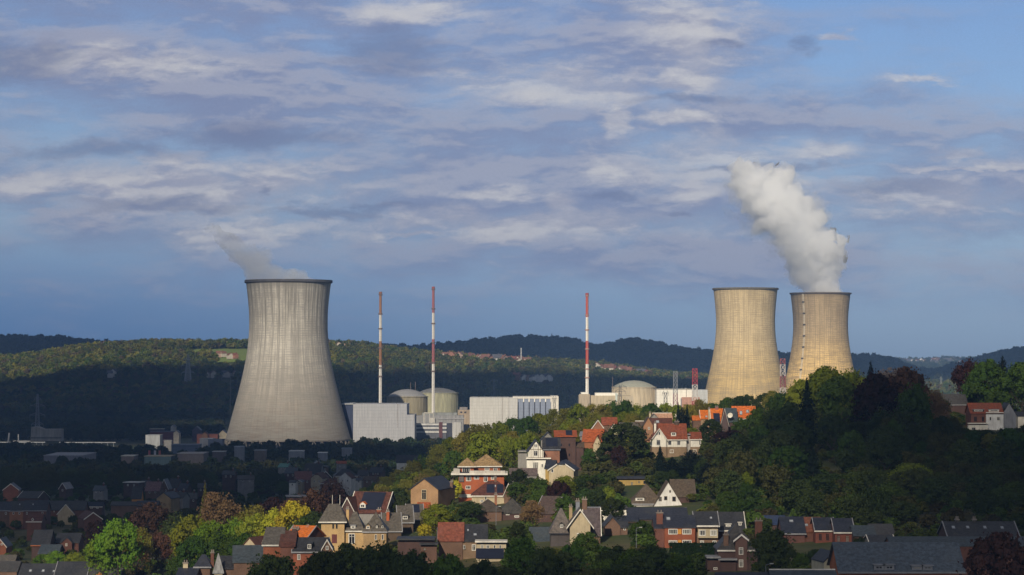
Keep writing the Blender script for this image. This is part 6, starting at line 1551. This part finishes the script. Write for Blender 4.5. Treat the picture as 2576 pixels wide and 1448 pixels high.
def field_skip(px, d):
    return ((px > 476 + 14 * np.sin(d * .03)) & (px < 640) & (d > 4100 - (px - 476) * 1.25 + 22 * np.sin(px * .11)) & (d < 4240 + 14 * np.sin(px * .07))) | ((px > 560) & (px < 600) & (d > 3900) & (d < 4100))
far_woods('hillside_wood', 'dense mixed wood covering the long hillside behind the power station', scatter(39000, -650, 3250, 3330, 4750, 10, 16, field_skip),
          [(.050, .080, .020), (.075, .095, .024), (.135, .13, .03), (.12, .12, .035), (.045, .062, .024), (.085, .068, .042), (.09, .11, .025)])
far_woods('distant_hill_wood', 'dark wood on the blue hills beyond the hillside', scatter(19000, -650, 3250, 5500, 7000, 15, 24),
          [(.025, .040, .018), (.035, .045, .02), (.045, .05, .022), (.03, .035, .02)], seed=40)
far_woods('far_wood', 'patches of wood on the farthest hills', scatter(3500, 1900, 2800, 9200, 10700, 18, 30), [(.03, .045, .02), (.05, .06, .03)], seed=60, nleaf=120)
def plain_skip(px, d):
    sk = np.zeros(len(px), bool)
    for xl, xr, yt, yb, hd in VIS:
        if hd > 1700:
            top = 900 + (CZ + 8 - 11) * F / d
            sk |= (px > xl - 3) & (px < xr + 3) & (d < hd + 25) & (top < yb)
            sk |= (px > xl - 3) & (px < xr + 3) & (d > hd - 20) & (d < hd + 60)
    return sk | ((d > 2290) & (d < 2640) & (px < 590)) | ((d > 2380) & (px > 560) & (px < 900))
far_woods('valley_wood', 'dark trees of the valley floor between the town and the power station',
          np.concatenate([scatter(2400, -700, 1250, 1560, 2400, 8, 13, plain_skip), scatter(900, -100, 370, 2660, 3330, 9, 13), scatter(500, 370, 560, 2800, 3330, 9, 13), scatter(900, 900, 2600, 3000, 3330, 9, 13),
                          scatter(160, 880, 1140, 2380, 2560, 6, 9)]),
          [(.025, .04, .018), (.03, .05, .018), (.045, .045, .02), (.02, .03, .018)], seed=80, nleaf=420)
sp_ = np.concatenate([np.array(STUFF), scatter(420, 2640, 3700, 520, 1120, 8, 13), scatter(260, -700, -40, 700, 1600, 7, 11)])
ridge_ = (sp_[:, 1] > 890) & (sp_[:, 1] < 1050) & (sp_[:, 0] * F / sp_[:, 1] + 1288 < 1720)
far_woods('dense_wood', 'dark green wood massed between the single trees at right and in the valley', sp_[~ridge_], [(.042, .06, .02), (.035, .055, .018), (.055, .085, .02), (.06, .062, .022)], seed=130, nleaf=4200, near=True)
far_woods('ridge_wood', 'olive and green trees massed inside the wood on the ridge', sp_[ridge_], [(.185, .16, .036), (.15, .17, .024), (.08, .12, .02), (.18, .14, .05)], seed=150, nleaf=4200, near=True)
# undergrowth of the near woods and gardens
def near_skip(px, d):
    x = (px - 1288) / F * d
    sk = np.zeros(len(px), bool)
    for fx, fy, fr in FOOT:
        sk |= ((fx - x) ** 2 + (fy - d) ** 2) < (fr + .8) ** 2
    for xl, xr, yt, yb, hd in VIS:
        if hd < 1700:
            top = 900 + (CZ - ground(x, d) - 4) * F / d
            sk |= (px > xl) & (px < xr) & (d < hd) & (top < yb)
    return sk
far_woods('undergrowth', 'bushes and undergrowth filling the slopes between the near trees and houses',
          np.concatenate([scatter(8000, 850, 3700, 470, 1090, 3, 5.5, near_skip, .8), scatter(1500, -100, 850, 640, 1560, 3, 5.5, near_skip, .8)]),
          [(.03, .055, .015), (.05, .07, .018), (.075, .08, .02), (.045, .04, .02), (.06, .10, .02)], seed=90, nleaf=700)
# green field on the hill
fv, ff = [], []
pxs = np.linspace(478, 625, 15); dsf = np.linspace(3985, 4262, 12)
for d in dsf:
    for p in pxs: fv.append((xat(p, d), d, gz(p, d) + 1.2))
for i in range(11):
    for j in range(14): ff.append((i * 15 + j, i * 15 + j + 1, (i + 1) * 15 + j + 1, (i + 1) * 15 + j))
mb = MB(); mb.add(fv, ff); m_, t_, b_, o_ = mat_base('meadow', .9)
t_.put(b_.inputs['Base Color'], t_.mix(t_.noise(t_.n('ShaderNodeTexCoord').outputs['Object'], .05, 4), (.10, .15, .028), (.17, .21, .05)))
o = mb.build('meadow', m_, smooth=True); tag(o, 'bright green field high on the hillside left of the grey cooling tower', 'field', kind='structure')
# ------------------------------------------------------------------ steam
def blob_mesh(spheres, voxel, amp, seed, smooth=True):
    import bmesh
    bm = bmesh.new()
    for c, r in spheres:
        g_ = bmesh.ops.create_icosphere(bm, subdivisions=3, radius=r)
        for v in g_['verts']: v.co = v.co + Vector(c)
    me = bpy.data.meshes.new('tmp'); bm.to_mesh(me); bm.free()
    o = bpy.data.objects.new('tmp', me); scene.collection.objects.link(o)
    md = o.modifiers.new('r', 'REMESH'); md.mode = 'VOXEL'; md.voxel_size = voxel
    dg = bpy.context.evaluated_depsgraph_get()
    me2 = bpy.data.meshes.new_from_object(o.evaluated_get(dg))
    bpy.data.objects.remove(o)
    n = len(me2.vertices); co = np.empty(n * 3, np.float32); no = np.empty(n * 3, np.float32)
    me2.vertices.foreach_get('co', co); me2.vertices.foreach_get('normal', no)
    co = co.reshape(-1, 3); no = no.reshape(-1, 3)
    for i in range(n):
        p = Vector(co[i]); s_ = 0
        for fr, am in ((.013, .8), (.03, .9), (.065, .75), (.14, .4)):
            s_ += am * (abs(mnoise.noise(p * fr + Vector((seed, 0, 0)))) * 2 - .45)
        co[i] += no[i] * s_ * amp
    me2.vertices.foreach_set('co', co.ravel()); me2.update()
    return me2
def steam_mat(name, dens, lo, hi, nscale, aniso=.2, homog=False):
    m_ = bpy.data.materials.new(name); m_.use_nodes = True
    t = NT(m_.node_tree); o = t.n('ShaderNodeOutputMaterial'); pv = t.n('ShaderNodeVolumePrincipled')
    pv.inputs['Color'].default_value = (.98, .985, .995, 1); pv.inputs['Anisotropy'].default_value = aniso
    if homog: pv.inputs['Density'].default_value = dens
    else:
        co = t.n('ShaderNodeTexCoord').outputs['Object']
        n_ = t.noise(co, nscale, 5, .62, .6)
        t.put(pv.inputs['Density'], t.m('MULTIPLY', t.ramp(n_, lo, hi), dens))
    t.put(o.inputs['Volume'], pv.outputs[0])
    m_.cycles.volume_step_rate = .25 if hasattr(m_, 'cycles') and hasattr(m_.cycles, 'volume_step_rate') else 1
    return m_
def plume(label, d, anchor, sph, voxel, amp, mat, seed):
    s_ = d / F; a = wp(anchor[0], anchor[1], d); sp = []
    for px, py, r, *dy in sph:
        dd = d + (dy[0] if dy else 0)
        sp.append((wp(px, py, dd) - a, r * s_))
    me = blob_mesh(sp, voxel, amp, seed)
    me.materials.append(mat); me.polygons.foreach_set('use_smooth', [True] * len(me.polygons))
    o = bpy.data.objects.new('steam_plume', me); scene.collection.objects.link(o); o.location = a
    return tag(o, label, 'steam', 'steam plumes', 'stuff')
core = [(2065, 731, 46), (2064, 714, 46), (2060, 694, 50), (2050, 672, 55), (2042, 650, 55), (2032, 628, 56, -8), (2022, 606, 58, 5), (2012, 584, 60, -6), (2006, 562, 60, 8), (1998, 540, 58, -8), (1986, 520, 56, 4), (1968, 502, 54, -10),
        (1945, 488, 50, 8), (1925, 474, 44), (1905, 460, 36, -8), (1884, 446, 30), (1866, 434, 22), (1857, 424, 14), (1870, 458, 32, 6), (1885, 485, 34, -8), (1905, 505, 40), (1858, 462, 22), (1945, 528, 46, 6), (1918, 446, 18), (1930, 452, 14), (2050, 600, 32, -20), (2062, 640, 34, -18), (2035, 555, 34, -22),
        (1990, 505, 34, -20), (2020, 530, 30, -16), (2074, 660, 30, -10), (1850, 440, 14), (1990, 590, 40, 16), (1975, 560, 40, 18)]
rp = random.Random(5)
puffs = []
for a in core:
    for _ in range(5):
        t1, r1 = rp.uniform(0, 6.28), a[2] * rp.uniform(.72, .98)
        puffs.append((a[0] + r1 * math.cos(t1), a[1] - abs(r1 * math.sin(t1)) * rp.choice((1, 1, -1)), a[2] * rp.uniform(.22, .42), rp.uniform(-18, 4)))
puffs = [q for q in puffs if q[1] < 672]
plume('tall billowing white steam plume rising from the right-hand cooling tower and bending left', 3450, (2030, 600), core + puffs, 2.2, 12, steam_mat('dense_steam', .075, 0, 1, 1, .1, True), 3)
haze_s = [(1850, 500, 44), (1900, 545, 50), (1880, 520, 50), (1940, 580, 44), (1830, 480, 34), (1960, 625, 34)]
plume('torn thin wisps round the tall steam plume', 3450, (2030, 600), [(a[0], a[1] - 2, a[2] * 1.2 + 5, *a[3:]) for a in core if a[1] < 670], 5, 13, steam_mat('wisp_steam', .03, .42, .62, .022), 5)
plume('faint veil of thinning steam left of the tall plume', 3520, (1900, 560), haze_s, 5, 9, steam_mat('thin_steam', .009, .42, .62, .02), 9)
t1s = [(700, 699, 34), (726, 702, 32), (760, 704, 24), (790, 708, 12), (675, 695, 34), (655, 680, 38), (642, 664, 38), (625, 650, 34), (605, 636, 30), (588, 622, 26), (570, 608, 28), (553, 594, 22), (540, 582, 15), (528, 574, 12), (665, 660, 26), (648, 640, 18), (655, 700, 26), (640, 690, 22)]
plume('short grey-white steam plume drifting left off the large grey cooling tower', 2500, (650, 660), t1s, 2.2, 5.0, steam_mat('drifting_steam', .06, .28, .62, .026), 6)

# ------------------------------------------------------------------ clouds overhead (they shade the valley)
CLALT = 4500.0
k_ = (CLALT - 30) / math.tan(SUN_EL)
OFF = Vector((math.sin(SUN_AZ) * k_, math.cos(SUN_AZ) * k_, 0))
def cloud_mat(thin):
    m_, t, b, o = mat_base('cloud', 1.0)
    tr = t.n('ShaderNodeBsdfTranslucent'); df = t.n('ShaderNodeBsdfDiffuse'); mx = t.n('ShaderNodeMixShader')
    tr.inputs[0].default_value = (.8, .8, .8, 1); df.inputs[0].default_value = (.8, .8, .8, 1); mx.inputs[0].default_value = .4
    t.put(mx.inputs[1], df.outputs[0]); t.put(mx.inputs[2], tr.outputs[0])
    tp = t.n('ShaderNodeBsdfTransparent'); m2 = t.n('ShaderNodeMixShader'); m2.inputs[0].default_value = thin
    t.put(m2.inputs[1], mx.outputs[0]); t.put(m2.inputs[2], tp.outputs[0]); t.put(o.inputs['Surface'], m2.outputs[0])
    return m_
CM = cloud_mat(0.07); CT = cloud_mat(0.27)
def cloud(x, y, rx, ry, rot=0.0, seed=0, rag=.16, thin=False):
    """flattened cloud whose shadow falls on the ground round x,y"""
    n, m2 = 96, 10
    vs = [(0, 0, 60)]
    for k in range(1, m2 + 1):
        f_ = k / m2
        for i in range(n):
            a = 2 * math.pi * i / n
            q = 1 + rag * mnoise.fractal(Vector((math.cos(a) * 2.2 + seed * 7, math.sin(a) * 2.2, 1)), .8, 2, 5) * 2
            vs.append((rx * q * f_ * math.cos(a), ry * q * f_ * math.sin(a), 60 * math.sqrt(max(0, 1 - f_ ** 3)) + 8 * mnoise.noise(Vector((f_ * 6, a * 3, seed)))))
    fs = [(0, 1 + i, 1 + (i + 1) % n) for i in range(n)]
    for k in range(m2 - 1):
        fs += [(1 + k * n + i, 1 + (k + 1) * n + i, 1 + (k + 1) * n + (i + 1) % n, 1 + k * n + (i + 1) % n) for i in range(n)]
    fs.append(tuple(1 + (m2 - 1) * n + i for i in range(n))[::-1])
    mb = MB(); mb.add(vs, fs); o = mb.build('cloud', CT if y < 2000 or thin else CM, smooth=True)
    o.location = (x + OFF.x, y + OFF.y, CLALT); o.rotation_euler = (0, 0, R(rot))
    tag(o, 'broad flat cloud drifting above the valley', 'cloud', 'clouds above the valley', 'structure')
    return o
X = lambda px, d: (px - 1288) / F * d
CL = [
 # (ground point px, d), half sizes in metres
 (300, 3460, 800, 450, 0), (1000, 3500, 300, 260, 4), (1500, 3720, 340, 260, 0), (3300, 4100, 400, 300, 0),
 (900, 6600, 2600, 1200, 0), (-100, 2700, 360, 260, 0), (330, 2050, 330, 300, 0), 
 (200, 1380, 260, 330, 0), (640, 1380, 130, 300, 0), (2907, 830, 135, 175, 0), (3520, 560, 140, 130, 0), (850, 410, 110, 70, 0), (180, 960, 120, 120, 0)]
for i, (px, d, rx, ry, rot) in enumerate(CL): cloud(X(px, d), d, rx, ry, 0, i, thin=rot == 1)

# ------------------------------------------------------------------ air
hz = bpy.data.materials.new('haze_air'); hz.use_nodes = True
t = NT(hz.node_tree); pv = t.n('ShaderNodeVolumePrincipled'); o_ = t.n('ShaderNodeOutputMaterial')
pv.inputs['Color'].default_value = (.30, .53, 1.0, 1); pv.inputs['Density'].default_value = 5.4e-5; pv.inputs['Anisotropy'].default_value = 0.0
t.put(o_.inputs['Volume'], pv.outputs[0])
mb = MB(); mb.box(-7500, 7500, -60, 14500, -330, 420)
hb = mb.build('haze', hz); tag(hb, 'bluish evening air lying over the valley', 'haze', kind='stuff')
